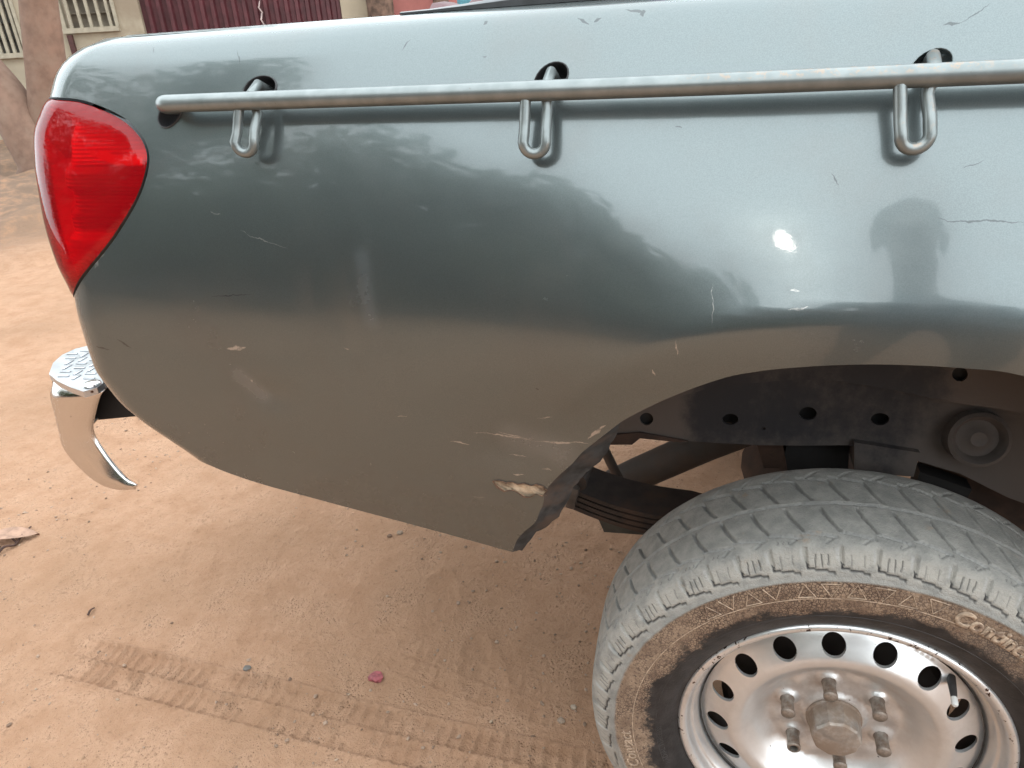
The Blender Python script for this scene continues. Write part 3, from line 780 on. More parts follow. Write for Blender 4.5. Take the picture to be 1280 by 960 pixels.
for k_, off_ in enumerate((.28, .46, .64)):
    v_ = segl(off_, .36 + .02 * k_, off_ + .02, .74, .0012) * shm
    fade = np.where(alt > 0, 1.0, .0 if k_ == 1 else .55)
    dip = np.maximum(dip, v_ * .0013 * fade); cut = np.maximum(cut, v_ * .8 * fade)
for off_ in (.3, .45, .6):
    v_ = segl(off_, 1.16, off_ + .03, 1.24, .0011) * (Yg < .03); cut = np.maximum(cut, v_ * .6 * (vnoise(ph * .9, off_ * 40, 5) > .05)); 
wear = vnoise(Tg * 14, Sg * 30, 8) * .0006 + vnoise(Tg * 60, Sg * 120, 9) * .0003
tread_zone = sstep(.316, .326, Rg)
disp = -dip * tread_zone + wear * tread_zone
RR = Rg + nr[:, 0][None] * disp; YY = Yg + nr[:, 1][None] * disp
V = np.stack([RR * np.cos(Tg), YY, RR * np.sin(Tg)], -1).reshape(-1, 3)
# flatten the foot where the tyre carries the truck
lowm = V[:, 2] < -WH + .002; V[lowm, 2] = -WH + .002
i0 = np.arange(NT)[:, None] * NS; j0 = np.arange(NS - 1)[None]; i1 = ((np.arange(NT) + 1) % NT)[:, None] * NS
F = np.stack([i0 + j0, i0 + j0 + 1, i1 + j0 + 1, i1 + j0], -1).reshape(-1, 4)
me = bpy.data.meshes.new('tyre'); me.vertices.add(len(V)); me.vertices.foreach_set('co', V.ravel())
me.loops.add(F.size); me.loops.foreach_set('vertex_index', F.ravel().astype(np.int32))
me.polygons.add(len(F)); me.polygons.foreach_set('loop_start', np.arange(0, F.size, 4, dtype=np.int32))
me.update(calc_edges=True); me.validate()
for nm, arr in (('cut', cut * tread_zone), ('dust', dust * tread_zone)):
    at = me.attributes.new(nm, 'FLOAT', 'POINT'); at.data.foreach_set('value', arr.ravel().astype(np.float32))
me.materials.append(mat_tyre); me.shade_smooth()
ty = bpy.data.objects.new('tyre', me); COL.objects.link(ty); ty.parent = wheel
bm = bmesh.new(); bm.from_mesh(me); bmesh.ops.recalc_face_normals(bm, faces=bm.faces); bm.to_mesh(me); bm.free()
# sidewall lettering and marks, raised rubber that follows the sidewall
side_r, side_y = sec[:9, 0], sec[:9, 1]
def side(r, th, lift): return np.array([r * math.cos(th), float(np.interp(r, side_r, side_y)) - lift, r * math.sin(th)])
def letters(text, name, th_start, r_mid, size, mat, lift=.0011, squeeze=1.0, label=None, bold=.0):
    cu = bpy.data.curves.new(name, 'FONT'); cu.body = text; cu.size = size; cu.offset = bold; cu.resolution_u = 3
    tmp = bpy.data.objects.new('tmp', cu); COL.objects.link(tmp); bpy.context.view_layer.update()
    m_ = bpy.data.meshes.new_from_object(tmp.evaluated_get(bpy.context.evaluated_depsgraph_get()))
    bpy.data.objects.remove(tmp); bpy.data.curves.remove(cu)
    bm = bmesh.new(); bm.from_mesh(m_); bpy.data.meshes.remove(m_)
    bmesh.ops.triangulate(bm, faces=bm.faces)
    bmesh.ops.subdivide_edges(bm, edges=[e for e in bm.edges if e.calc_length() > size * .2], cuts=1)
    g = bmesh.ops.extrude_face_region(bm, geom=bm.faces[:]); top = [v for v in g['geom'] if isinstance(v, bmesh.types.BMVert)]
    ts = set(top)
    for v in bm.verts:
        th = th_start - v.co.x * squeeze / r_mid; r = r_mid + (v.co.y - size * .35)
        v.co = Vector(side(r, th, lift if v in ts else -.002))
    o = link_bm(name, bm, mat, wheel, smooth=False)
    if label: o['label'] = label
    return o
def ang_of(px, y): 
    p = at_y([px], y)[0]; return math.atan2(p[2], p[0]), math.hypot(p[0], p[2])
a0, r0 = ang_of((1188, 776), -.027)
letters('Continental', 'sidewall_lettering', a0, .2975, .030, mat_mudletter, .0018, .92, 'raised maker lettering caked in tan mud', .0011)
a1, r1 = ang_of((797, 952), -.026)
letters('Contact', 'sidewall_lettering', a1 + .02, .2985, .026, mat_mudletter, .0012, .9, 'raised model lettering caked in brown mud')
a2, r2 = ang_of((842, 950), -.02)
letters('RADIAL TUBELESS', 'bead_lettering', a2 + .03, .248, .010, mat_rubber, .0005, 1.0)
# row of alternating triangle outlines round the top of the sidewall
th_ = R_(129)
tri_k = 0
while th_ > R_(72):
    dirn = 1 if tri_k % 2 == 0 else -1
    hw = .036
    rA, rB = (.2895, .309) if dirn > 0 else (.309, .2895)
    c = [side(rA, th_ + hw, .0005), side(rB, th_, .0005), side(rA, th_ - hw, .0005)]
    if tri_k == 4: th_ -= .03
    c = [side(rA, th_ + hw, .0005), side(rB, th_, .0005), side(rA, th_ - hw, .0005)]
    bm = bmesh.new()
    cc = c + [c[0]] if tri_k >= 4 or dirn > 0 else c
    bm_tube(bm, cc, .0008, 6)
    link_bm('triangle_mark', bm, mat_mudletter, wheel)
    th_ -= .098; tri_k += 1
# ring lines on the sidewall
for rr_, rad in ((.286, .0007), (.2525, .0006)):
    bm = bmesh.new(); bm_tube(bm, [side(rr_, t, .0) for t in np.linspace(R_(-5), R_(200), 120)], rad, 6)
    link_bm('sidewall_ring', bm, mat_mudletter if rr_ > .27 else mat_rubber, wheel)
# rim
rp = np.array([(.0, .049), (.05, .049), (.085, .048), (.094, .045), (.104, .036), (.114, .025), (.124, .0165), (.132, .0105), (.140, .0088), (.147, .0096), (.157, .0145), (.168, .0207), (.1780, .0265), (.1835, .0305), (.1865, .0335)])
rpc = catmull(rp, 8)
lugs = [R_(90 + 12.53) + k * math.pi / 3 for k in range(6)]
def disc_y(x, z):
    r = np.hypot(x, z); y = np.interp(r, rpc[:, 0], rpc[:, 1])
    for a in lugs:
        d = np.hypot(x - .0699 * math.cos(a), z - .0699 * math.sin(a)); y = y - .0065 * (1 - sstep(.008, .019, d))
        d2 = np.hypot(x - .0699 * math.cos(a), z - .0699 * math.sin(a)); y = y + .0035 * np.exp(-(d2 / .006) ** 2)
    for a in lugs:
        an = np.arctan2(z, x) - a - math.pi / 6; an = (an + math.pi) % (2 * math.pi) - math.pi
        y = y - .0035 * np.exp(-(an / .17) ** 2 - ((r - .080) / .012) ** 2)
    y = y - .006 * (1 - sstep(.040, .047, r))
    return y
hole_angs = [R_(8.0 + 22.5 * k) for k in range(16)]
holes = [np.array([(.1645 * math.cos(a) + .0155 * math.cos(t), .1645 * math.sin(a) + .0155 * math.sin(t)) for t in np.linspace(0, 2 * math.pi, 26, endpoint=False)]) for a in hole_angs]
outer = np.array([(.1865 * math.cos(t), .1865 * math.sin(t)) for t in np.linspace(0, 2 * math.pi, 150, endpoint=False)])
v_, f_ = cdt_sheet(outer, holes, .0046)
y_ = disc_y(v_[:, 0], v_[:, 1])
e_ = 3e-4
gx_ = (disc_y(v_[:, 0] + e_, v_[:, 1]) - disc_y(v_[:, 0] - e_, v_[:, 1])) / (2 * e_); gz_ = (disc_y(v_[:, 0], v_[:, 1] + e_) - disc_y(v_[:, 0], v_[:, 1] - e_)) / (2 * e_)
VN = np.stack([gx_, -np.ones_like(gx_), gz_], 1); VN /= np.linalg.norm(VN, axis=1)[:, None]
V = np.stack([v_[:, 0], y_, v_[:, 1]], 1)
tri = V[f_]; fn = np.cross(tri[:, 1] - tri[:, 0], tri[:, 2] - tri[:, 0]); f_[fn[:, 1] > 0] = f_[fn[:, 1] > 0][:, ::-1]
disc = link_mesh('wheel_disc', V, f_, mat_rim, wheel, True, VN)
for h in holes:               # turned-in edges of the holes
    bm = bmesh.new(); ring = [[bm.verts.new((x, float(disc_y(np.array([x]), np.array([z]))[0]) + dy, z)) for x, z in h] for dy in (.0, .005)]
    for i in range(len(h)): bm.faces.new((ring[0][i], ring[0][(i + 1) % len(h)], ring[1][(i + 1) % len(h)], ring[1][i]))
    link_bm('vent_hole', bm, mat_rim, wheel)
rb = catmull(np.array([(.1860, .0330), (.1900, .0340), (.1935, .0265), (.1965, .0200), (.1995, .0150), (.2030, .0130), (.2050, .0095), (.2065, .0030), (.2090, -.0025), (.2135, -.0060), (.2180, -.0055), (.2210, -.0020), (.2215, .0030), (.2190, .0060)]), 5)
bm = bmesh.new(); bm_lathe(bm, [tuple(p) for p in rb], 160); link_bm('rim', bm, mat_rim, wheel, angle=60)
bm = bmesh.new(); bm_lathe(bm, [(.1895, .0285), (.188, .06), (.20, .15), (.212, .165)], 64); link_bm('rim_barrel', bm, simple('dusty_rim_inside', (.05, .045, .042), .7, .2), wheel)
bm = bmesh.new(); bm_lathe(bm, [(.0, .075), (.15, .075), (.160, .085), (.160, .16), (.0, .162)], 48); link_bm('brake_drum', bm, simple('brown_brake_drum', (.05, .035, .028), .8, .1), wheel)
# lug nuts: sleeve nuts, five capped, one with an open end
nut_mat = simple('dull_zinc_nut', (.40, .36, .32), .38, .75, .35, 90, .0004, dirt=(.30, .21, .155), dirt_amt=.5)
def nut_mesh(open_end):
    bm = bmesh.new(); prof = [(.0108, .048), (.0108, .044), (.0090, .0405), (.0090, .021), (.0098, .020), (.0098, .0165), (.0088, .0155)]
    prof += [(.0062, .0155), (.0055, .019), (.0050, .030), (.0, .030)] if open_end else [(.0075, .0150), (.004, .0140), (.0, .0138)]
    bm_lathe(bm, prof, 18); return bm
nut0 = link_bm('lug_nut', nut_mesh(False), nut_mat, wheel, angle=35); nut0.location = (.0699 * math.cos(lugs[0]), 0, .0699 * math.sin(lugs[0]))
for i, a in enumerate(lugs[1:], 1):
    if i == 2:
        o = link_bm('lug_nut', nut_mesh(True), nut_mat, wheel, angle=35); o['label'] = 'lug nut with a hollow open end'
    else: o = nut0.copy(); COL.objects.link(o); o.parent = wheel
    o.location = (.0699 * math.cos(a), 0, .0699 * math.sin(a))
# hub cap: ten sided dome
bm = bmesh.new(); rings = []
cap_prof = [(.0385, .052, 40), (.0385, .040, 40), (.0362, .0385, 40), (.0345, .028, 10), (.0325, .0065, 10), (.0302, .0032, 10), (.022, .0012, 10), (.010, .0008, 10)]
N_ = 40
for r, y, s_ in cap_prof:
    rg = []
    for k in range(N_):
        a = 2 * math.pi * k / N_ + .1
        if s_ == 10:
            loc = ((a - .1) % (2 * math.pi / 10)) - math.pi / 10; rr = r * math.cos(math.pi / 10) / math.cos(loc) * 1.03
        else: rr = r
        rg.append(bm.verts.new((rr * math.cos(a), y, rr * math.sin(a))))
    rings.append(rg)
for A, B in zip(rings[:-1], rings[1:]):
    for k in range(N_): bm.faces.new((A[k], A[(k + 1) % N_], B[(k + 1) % N_], B[k]))
bm.faces.new(rings[-1])
hub_mat = simple('dusty_silver_hub', (.50, .44, .39), .45, .6, .3, 60, .0006, dirt=(.40, .29, .215), dirt_amt=.7)
link_bm('hub_cap', bm, hub_mat, wheel, angle=22)
# valve
va0, _ = ang_of((1199, 850), .02)
bm = bmesh.new(); vr = .181
bm_tube(bm, [(vr * math.cos(va0), .030, vr * math.sin(va0)), (vr * .985 * math.cos(va0), .008, vr * .985 * math.sin(va0)), (vr * .975 * math.cos(va0), -.004, vr * .975 * math.sin(va0))], [.0058, .0046, .0038], 12)
vs = link_bm('valve_stem', bm, mat_rubber, wheel)
bm = bmesh.new(); bm_tube(bm, [(vr * .975 * math.cos(va0), -.003, vr * .975 * math.sin(va0)), (vr * .968 * math.cos(va0), -.013, vr * .968 * math.sin(va0)), (vr * .966 * math.cos(va0), -.015, vr * .966 * math.sin(va0))], [.0042, .0040, .0025], 12)
link_bm('valve_cap', bm, simple('cloudy_plastic_cap', (.62, .60, .57), .35), wheel)
# ------------------------------------------------------------------ underside
def plate(name, px_poly, y, thick, mat, holes_px=(), parent=root, wob=.0):
    poly = at_y(px_poly, y)[:, [0, 2]]
    hs = [np.array([at_y([(cx + a * math.cos(t), cy + b * math.sin(t))], y)[0][[0, 2]] for t in np.linspace(0, 2 * math.pi, 18, endpoint=False)]) for cx, cy, a, b in holes_px]
    ol = resample(poly, .02)
    v_, f_ = cdt_sheet(ol, hs, .02)
    dv = wob * fbm(v_[:, 0] * 9, v_[:, 1] * 9, 3, 4)
    F3 = np.stack([v_[:, 0], np.full(len(v_), y) + dv, v_[:, 1]], 1)
    bm = bmesh.new(); vs_ = [bm.verts.new(p + OFF) for p in F3]
    for t in f_:
        try: bm.faces.new([vs_[i] for i in t])
        except ValueError: pass
    g = bmesh.ops.extrude_face_region(bm, geom=bm.faces[:])
    for v in g['geom']:
        if isinstance(v, bmesh.types.BMVert): v.co.y += thick
    return link_bm(name, bm, mat, parent)
def frame_mat():
    m, nt, b = new_mat('dusty_black_chassis_paint'); k = NB(nt)
    co = k.coords(); x, y, z = k.sep(co)
    mp = k.n('ShaderNodeMapping'); mp.inputs['Scale'].default_value = (9, 3, 5); k.l(co, mp.inputs[0])
    n1 = k.noise(1.0, 6, .65, vec=mp.outputs[0]); n2 = k.noise(60, 5, .7, vec=co)
    d = k.math('ADD', k.math('MULTIPLY', n1, .8), k.math('MULTIPLY', n2, .35))
    ends = k.math('MAXIMUM', k.math('SUBTRACT', 1.0, k.ramp(x, -.27, -.21)), k.ramp(x, .05, .12))
    d = k.math('ADD', d, k.math('MULTIPLY', ends, .35))
    low = k.math('SUBTRACT', 1.0, k.ramp(z, .70, .745)); d = k.math('ADD', d, k.math('MULTIPLY', low, .12))
    c = k.mix(k.ramp(d, .50, .88), (.009, .009, .012), (.070, .056, .049))
    k.l(c, b.inputs['Base Color']); b.inputs['Roughness'].default_value = .7
    k.bump(n2, .5, .001, b)
    return m
mat_frame = frame_mat()
chas = plate('chassis_rail', [(735, 545), (760, 515), (830, 482), (900, 474), (1000, 467), (1060, 470), (1130, 484), (1200, 499), (1310, 514), (1310, 640), (1260, 622), (1200, 592), (1140, 574), (1060, 557), (950, 557), (860, 552), (800, 543), (765, 546)],
             .215, .004, mat_frame, [(808, 524, 8.5, 8), (913, 524, 10, 7), (1010, 517, 11, 8.5), (1100, 524, 11.5, 7.5), (955, 536, 2.5, 1.8)], wob=.003)
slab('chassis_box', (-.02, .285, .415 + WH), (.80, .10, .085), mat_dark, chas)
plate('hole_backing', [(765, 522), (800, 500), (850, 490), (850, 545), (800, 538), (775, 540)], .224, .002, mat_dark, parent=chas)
plate('lower_flange', [(740, 552), (765, 544), (800, 541), (860, 552), (850, 553), (800, 548), (790, 556), (745, 556)], .212, .05, mat_rust, parent=chas)
plate('wheel_housing', [(700, 560), (780, 460), (900, 415), (1100, 400), (1320, 410), (1320, 520), (1200, 505), (1130, 490), (1060, 477), (1000, 474), (900, 482), (830, 500), (760, 540), (720, 580)],
      .172, .003, mat_frame, [(1200, 468, 10, 9)], wob=.004)
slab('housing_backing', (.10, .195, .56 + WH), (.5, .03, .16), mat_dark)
bm = bmesh.new()
arw = ARCHC[(ARCHC[:, 0] > -.40)]
rows = []
for t, yy_ in ((0, .0), (.5, .08), (1, .17)):
    rows.append([bm.verts.new((x * (1 + .03 * t), yy_, z * (1 + .0 * t) + .03 + .05 * t + WH)) for x, z in arw])
for a, b_ in zip(rows[:-1], rows[1:]):
    for i in range(len(a) - 1): bm.faces.new((a[i], a[i + 1], b_[i + 1], b_[i]))
link_bm('arch_liner', bm, mat_black, root)
# bump stop cup on the chassis rail
cp = at_y([(1222, 548)], .20)[0]
bm = bmesh.new(); bm_lathe(bm, [(.0, -.004), (.010, -.006), (.014, -.003), (.020, .000), (.026, .001), (.029, -.006), (.0335, -.012), (.0385, -.009), (.040, .02)], 36)
bmesh.ops.transform(bm, matrix=Matrix.Translation(Vector(cp + OFF)) @ Matrix.Rotation(R_(-14), 4, 'X'), verts=bm.verts[:])
cup = link_bm('bump_stop', bm, mat_frame, root)
plate('spring_bracket', [(1068, 553), (1150, 566), (1142, 596), (1068, 590)], .205, .06, mat_frame)
plate('rear_panel', [(1150, 566), (1320, 600), (1320, 720), (1255, 690), (1190, 640), (1148, 600)], .30, .01, mat_rust)
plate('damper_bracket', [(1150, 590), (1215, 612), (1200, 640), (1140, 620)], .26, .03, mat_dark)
for pxs in ([(945, 552), (985, 553), (975, 585), (955, 585)], [(978, 553), (1062, 553), (1060, 590), (985, 590)]):
    plate('axle_bracket', pxs, .255, .05, mat_rust if pxs[0][0] == 945 else mat_dark)
# leaf spring: four stacked leaves, rear end higher
spring = empty('leaf_spring', (0, 0, 0)); spring.parent = root
A = at_y([(705, 612)], .24)[0]; B = at_y([(860, 655)], .24)[0]
dB = (B - A) / np.linalg.norm(B - A)
for j in range(4):
    bm = bmesh.new(); rws = []
    st = 0.0 if j == 0 else .02 + .012 * j
    for t in np.linspace(st, 1.25, 16):
        p = A + (B - A) * t; sag = -.012 * math.sin(min(t, 1) * math.pi) 
        z = p[2] - j * .0115 + sag
        rws.append([bm.verts.new((p[0], yy_, z + dz + WH)) for yy_, dz in ((.240, .0), (.240, .008), (.330, .008), (.330, .0))])
    for a, b_ in zip(rws[:-1], rws[1:]):
        for i in range(4): bm.faces.new((a[i], a[(i + 1) % 4], b_[(i + 1) % 4], b_[i]))
    bm.faces.new(rws[0]); bm.faces.new(rws[-1])
    link_bm('leaf', bm, mat_steel, spring, angle=30)
cpt = at_y([(716, 620)], .232)[0]
bm = bmesh.new(); bm_box(bm, cpt + OFF + np.array([0, .055, 0]), (.017, .13, .045), Matrix.Rotation(R_(12), 3, 'Y'), .004)
link_bm('leaf_clamp', bm, simple('grey_spring_clamp', (.11, .085, .07), .7, .1, .3, 50), spring)
sh = at_y([(728, 588)], .235)[0]
bm = bmesh.new(); bm_box(bm, sh + OFF + np.array([0, .03, .02]), (.016, .05, .075), Matrix.Rotation(R_(14), 3, 'Y'), .004)
link_bm('shackle', bm, mat_steel, spring)
bm = bmesh.new(); bm_tube(bm, [at_y([(722, 604)], .235)[0] + OFF, at_y([(722, 604)], .235)[0] + OFF + np.array([0, .11, 0])], .016, 16); link_bm('spring_eye', bm, mat_steel, spring)
# exhaust, strut, axle, spring plate
pts = [at_y([p], .55)[0] + OFF for p in ((768, 606), (800, 591), (880, 556), (1010, 505))]
bm = bmesh.new(); bm_tube(bm, pts, .036, 20); link_bm('exhaust_pipe', bm, mat_pipe, root)
bm = bmesh.new(); bm_tube(bm, [at_y([p], .42)[0] + OFF for p in ((738, 530), (757, 565), (776, 604))], .010, 10); link_bm('support_strut', bm, mat_pipe, root)
plate('spring_plate', [(744, 640), (860, 655), (850, 672), (755, 665)], .28, .08, simple('grey_green_plate', (.075, .072, .060), .75, 0, .3, 40))
bm = bmesh.new(); bm_tube(bm, [(0, .16, WH), (0, .5, WH), (0, .62, WH), (0, .75, WH), (0, .88, WH), (0, 1.0, WH), (0, 1.5, WH)], [.045, .045, .08, .13, .08, .045, .045], 20); link_bm('axle', bm, mat_rust, root)
# wheel of the far side
far = wheel.copy(); COL.objects.link(far); far.parent = root; far.location = (0, 1.66, WH); far.rotation_euler = (0, 0, math.pi)
far['label'] = 'silver steel wheel on the far side of the axle'
for ch in list(wheel.children):
    if ch.name.split('.')[0] in ('tyre', 'rim', 'wheel_disc', 'rim_barrel'):
        c = ch.copy(); COL.objects.link(c); c.parent = far

# cab and bonnet ahead of the bed (out of the picture, they shade the bed and stand there for other views)
def extrude_y(name, poly, y0, y1, mat, bev=.03, parent=root):
    bm = bmesh.new(); vs_ = [bm.verts.new((x, y0, z + WH)) for x, z in poly]; f = bm.faces.new(vs_)
    g = bmesh.ops.extrude_face_region(bm, geom=[f])
    for v in g['geom']:
        if isinstance(v, bmesh.types.BMVert): v.co.y = y1
    if bev: bmesh.ops.bevel(bm, geom=bm.edges[:], offset=bev, segments=3, profile=.6, affect='EDGES')
    return link_bm(name, bm, mat, parent)
arc = [(3.0 + .43 * math.cos(t), .02 + .43 * math.sin(t)) for t in np.linspace(math.pi, 0, 13)]
extrude_y('cab_body', [(.85, -.02), (2.5, -.05)] + arc + [(3.75, .0), (3.82, .35), (3.72, .62), (3.3, .74), (2.62, .80), (.85, .82)], -.02, 1.68, mat_paint)
extrude_y('cab_roof', [(.88, .80), (2.60, .79), (1.98, 1.34), (1.75, 1.40), (1.15, 1.40), (1.0, 1.34)], .13, 1.53, mat_paint)
for xa, xb in ((1.02, 1.62), (1.70, 2.36)):
    extrude_y('side_window', [(xa, .86), (xb, .86), (xb - (.32 if xb > 2 else .02), 1.28), (xa + .06, 1.28)], .118, .14, mat_pane, 0)
fr = wheel.copy(); COL.objects.link(fr); fr.parent = root; fr.location = (3.0, 0, WH); fr['label'] = 'front steel wheel ahead of the cab door'
for ch in list(wheel.children):
    if ch.name.split('.')[0] in ('tyre', 'rim', 'wheel_disc', 'rim_barrel', 'hub_cap', 'brake_drum'):
        c = ch.copy(); COL.objects.link(c); c.parent = fr

# ------------------------------------------------------------------ rear step bumper
bump = empty('rear_bumper', (0, 0, 0)); bump.parent = root; bump['label'] = 'chrome step bumper with a ribbed tread plate and pointed end'
YB = .150
Lpx = [(57, 474), (57, 490), (63, 512), (76, 540), (98, 570), (122, 593), (148, 607), (171, 610)]
Rpx = [(129, 486), (126, 494), (121, 512), (117, 538), (130, 562), (146, 583), (160, 598), (172, 606)]
Lc = catmull(at_y(Lpx, YB), 5); Rcv = catmull(at_y(Rpx, YB), 5)
bm = bmesh.new(); rows = []
nA = len(Lc)
for i in range(nA):
    L, Rr = Lc[i], Rcv[i]; row = []
    wdt = np.linalg.norm(L - Rr)
    for t in np.linspace(0, 1, 9):
        p = Rr + (L - Rr) * t
        s_ = i / (nA - 1)
        roll = .022 * (1 - min(1, s_ / .18)) ** 2
        p = p + np.array([0, -.014 * math.sin(math.pi * min(t, .6) / 1.2) * min(1, wdt / .05) + roll + .030 * max(0, (t - .7) / .3) ** 2 * float(sstep(.24, .33, L[2])), 0])
        row.append(bm.verts.new(p + OFF))
    for jc, (yy_, dx) in enumerate(((.172, -.004), (.190, -.008), (.205, -.010), (.26, -.026), (.40, -.045), (.80, -.055), (1.20, -.045), (1.42, -.010))):
        k_ = min(1.0, (yy_ - .15) / .045); m_ = float(sstep(.285, .335, L[2])); yy_ = YB + .012 + (yy_ - YB - .012) * m_
        fr_ = (1 - m_) * (jc + 1) / 9 ; row.append(bm.verts.new((L[0] + (Rr[0] - L[0]) * fr_ + dx * m_ * (1 - .3 * s_) + k_ * .5 * max(0, .30 - L[2]) * -1.0, yy_, m_ * max(L[2], L[2] + (.315 + .02 * (1 - s_) - L[2]) * k_) + (1 - m_) * (L[2] + (Rr[2] - L[2]) * (jc + 1) / 9) + WH)))
    rows.append(row)
for a, b_ in zip(rows[:-1], rows[1:]):
    for j in range(len(a) - 1): bm.faces.new((a[j], a[j + 1], b_[j + 1], b_[j]))
o = link_bm('bumper_face', bm, mat_chrome, bump, angle=60)
md = o.modifiers.new('thickness', 'SOLIDIFY'); md.thickness = .003; md.offset = 0; o.data.materials.append(mat_dark); md.use_rim = True
ZP = .40
pl_px = [(62, 470), (67, 456), (78, 446), (95, 438), (112, 434), (140, 436), (133, 470), (129, 482), (122, 487), (105, 492), (90, 487), (73, 479)]
poly = at_z(pl_px, ZP)[:, :2]
poly = np.array([p for p in poly])
ol = resample(poly, .01); v_, f_ = cdt_sheet(ol, [], .012)
bm = bmesh.new(); vs_ = [bm.verts.new((x, y, ZP + WH + .004)) for x, y in v_]
for t in f_: bm.faces.new([vs_[i] for i in t])
g = bmesh.ops.extrude_face_region(bm, geom=bm.faces[:])
for v in g['geom']:
    if isinstance(v, bmesh.types.BMVert): v.co.z -= .012
link_bm('step_plate', bm, mat_plate, bump)
bm = bmesh.new(); bm_box(bm, (-1.36, .86, ZP + WH), (.20, 1.05, .012), None, .003); link_bm('step_tread', bm, mat_plate, bump)
# raised bars of the tread plate, turned alternately
k = 0; bar0 = None
for iy, yy_ in enumerate(np.arange(.150, .42, .019)):
    for ix, xx_ in enumerate(np.arange(-1.47, -1.22, .030)):
        p = np.array([xx_ + (.015 if iy % 2 else 0), yy_])
        if not inside(p[None], poly)[0] or dist_poly(p[None], poly)[0] < .012: continue
        hz = (ix + iy) % 2
        if bar0 is None:
            bm = bmesh.new(); bm_box(bm, (0, 0, 0), (.022, .0055, .0022), None, .0010); o = bar0 = link_bm('tread_bar', bm, mat_plate, bump)
        else: o = bar0.copy(); COL.objects.link(o); o.parent = bump
        o.location = (p[0], p[1], ZP + WH + .0048); o.rotation_euler = (0, 0, R_(10) if hz else R_(95))
bo = at_z([(115, 480)], ZP + .006)[0]
bm = bmesh.new(); bmesh.ops.create_uvsphere(bm, u_segments=16, v_segments=8, radius=.014, matrix=Matrix.Translation(Vector(bo + OFF)) @ Matrix.Diagonal((1.1, 1.1, .4, 1)))
link_bm('plate_bolt', bm, mat_chrome, bump)
bm = bmesh.new(); bm_box(bm, (-1.20, .22, .345 + WH), (.16, .05, .075), Matrix.Rotation(R_(-8), 3, 'Y'), .006); bm_box(bm, (-1.315, .215, .340 + WH), (.17, .07, .075), Matrix.Rotation(R_(-10), 3, 'Y'), .008)
link_bm('bumper_bracket', bm, mat_dark, bump)

# ------------------------------------------------------------------ ground
def grade(a, b, lo, hi, step, gl=1.13, gh=1.13):
    xs = list(np.arange(a, b, step)); s_ = step; x = xs[-1]
    while x < hi: s_ = min(s_ * (gh if abs(x) < 13 else 1.13), 6); x += s_; xs.append(x)
    s_ = step; x = xs[0]; pre = []
    while x > lo: s_ = min(s_ * (gl if abs(x) < 13 else 1.13), 6); x -= s_; pre.append(x)
    return np.array(pre[::-1] + xs)
gx = grade(-2.6, .05, -140, 140, .0056, 1.024, 1.13)
gy = grade(.34, 1.7, .339, 160, .0068, 1.13, 1.022); gy = np.concatenate([grade(-.28, .336, -140, .336, .0040, 1.13, 1.13), gy[gy >= .3399]])
gy = np.unique(np.round(gy, 5))
X, Y = np.meshgrid(gx, gy, indexing='ij')
H = .030 * fbm(X * .9, Y * .9, 3, 21) + .016 * fbm(X * 4.5, Y * 4.5, 4, 31, .55) + .0050 * fbm(X * 28, Y * 28, 3, 41, .6)
near = np.exp(-(((X + .5) / 2.2) ** 2 + ((Y - .5) / 2.2) ** 2))
H = H * (1 - .45 * near)
# scuffed footprints: shallow ovals with a raised rim
for i in range(70):
    cx, cy = random.uniform(-2.1, -.3), random.uniform(.2, 1.5); an = random.uniform(0, math.pi); L, Wd = random.uniform(.07, .13), random.uniform(.035, .05)
    m_ = (abs(X - cx) < .25) & (abs(Y - cy) < .25)
    dx, dy = X[m_] - cx, Y[m_] - cy; a = (dx * math.cos(an) + dy * math.sin(an)) / L; b_ = (-dx * math.sin(an) + dy * math.cos(an)) / Wd
    d = np.hypot(a, b_ * (1 + .25 * a)); H[m_] += random.uniform(.08, .30) * (-.006 * (1 - sstep(.75, 1.0, d)) + .006 * np.exp(-((d - 1.08) / .12) ** 2)) + .0012 * np.sin(a * 22) * .5 * (d < .85) * (i % 3 == 0)
# tyre tracks
def track(p0, p1, half, amp, per, sd_):
    d = np.array(p1) - np.array(p0); L = np.linalg.norm(d); d /= L; n = np.array([-d[1], d[0]])
    s_ = (X - p0[0]) * d[0] + (Y - p0[1]) * d[1]; v = (X - p0[0]) * n[0] + (Y - p0[1]) * n[1]
    v = v + .012 * vnoise(s_ * 2.2, 0 * s_ + 3, sd_)
    fade = sstep(0, .25, s_) * (1 - sstep(L - .2, L + .1, s_)) * (.55 + .9 * np.clip(vnoise(s_ * 3.5, v * 4, sd_ + 1) + .5, 0, 1))
    ins = 1 - sstep(half - .004, half + .006, np.abs(v))
    h = -.0035 * ins
    for vc in (-half, 0, half): h += .0050 * np.exp(-((v - vc) / .0050) ** 2)
    cell = s_ / per + .18 * (np.abs(v) / half) ** 2 * np.sign(v) + np.where(v > 0, .5, 0)
    h += .0048 * np.exp(-((((cell + .5) % 1) - .5) * per / .0038) ** 2) * ins * (vnoise(np.floor(cell), np.sign(v) * 3.0 + 5, sd_ + 4) > -.28)
    return h * fade * amp
Ta, Tb, Tc = at_z([(40, 806), (231, 856), (700, 968)], -WH)
H = H * (1 - .55 * np.exp(-((Y - (Ta[1] + (X - Ta[0]) * (Tc[1] - Ta[1]) / (Tc[0] - Ta[0]))) / .09) ** 2) * (X < .2) * (X > -2.4)) + track(Ta[:2], Tc[:2] + np.array([.3, .3 * (Tc[1] - Ta[1]) / (Tc[0] - Ta[0])]), .060, 1.6, .0285, 51)
T2a, T2b = at_z([(430, 790), (760, 905)], -WH)
H = H + track(T2a[:2], T2b[:2], .05, .55, .03, 71)
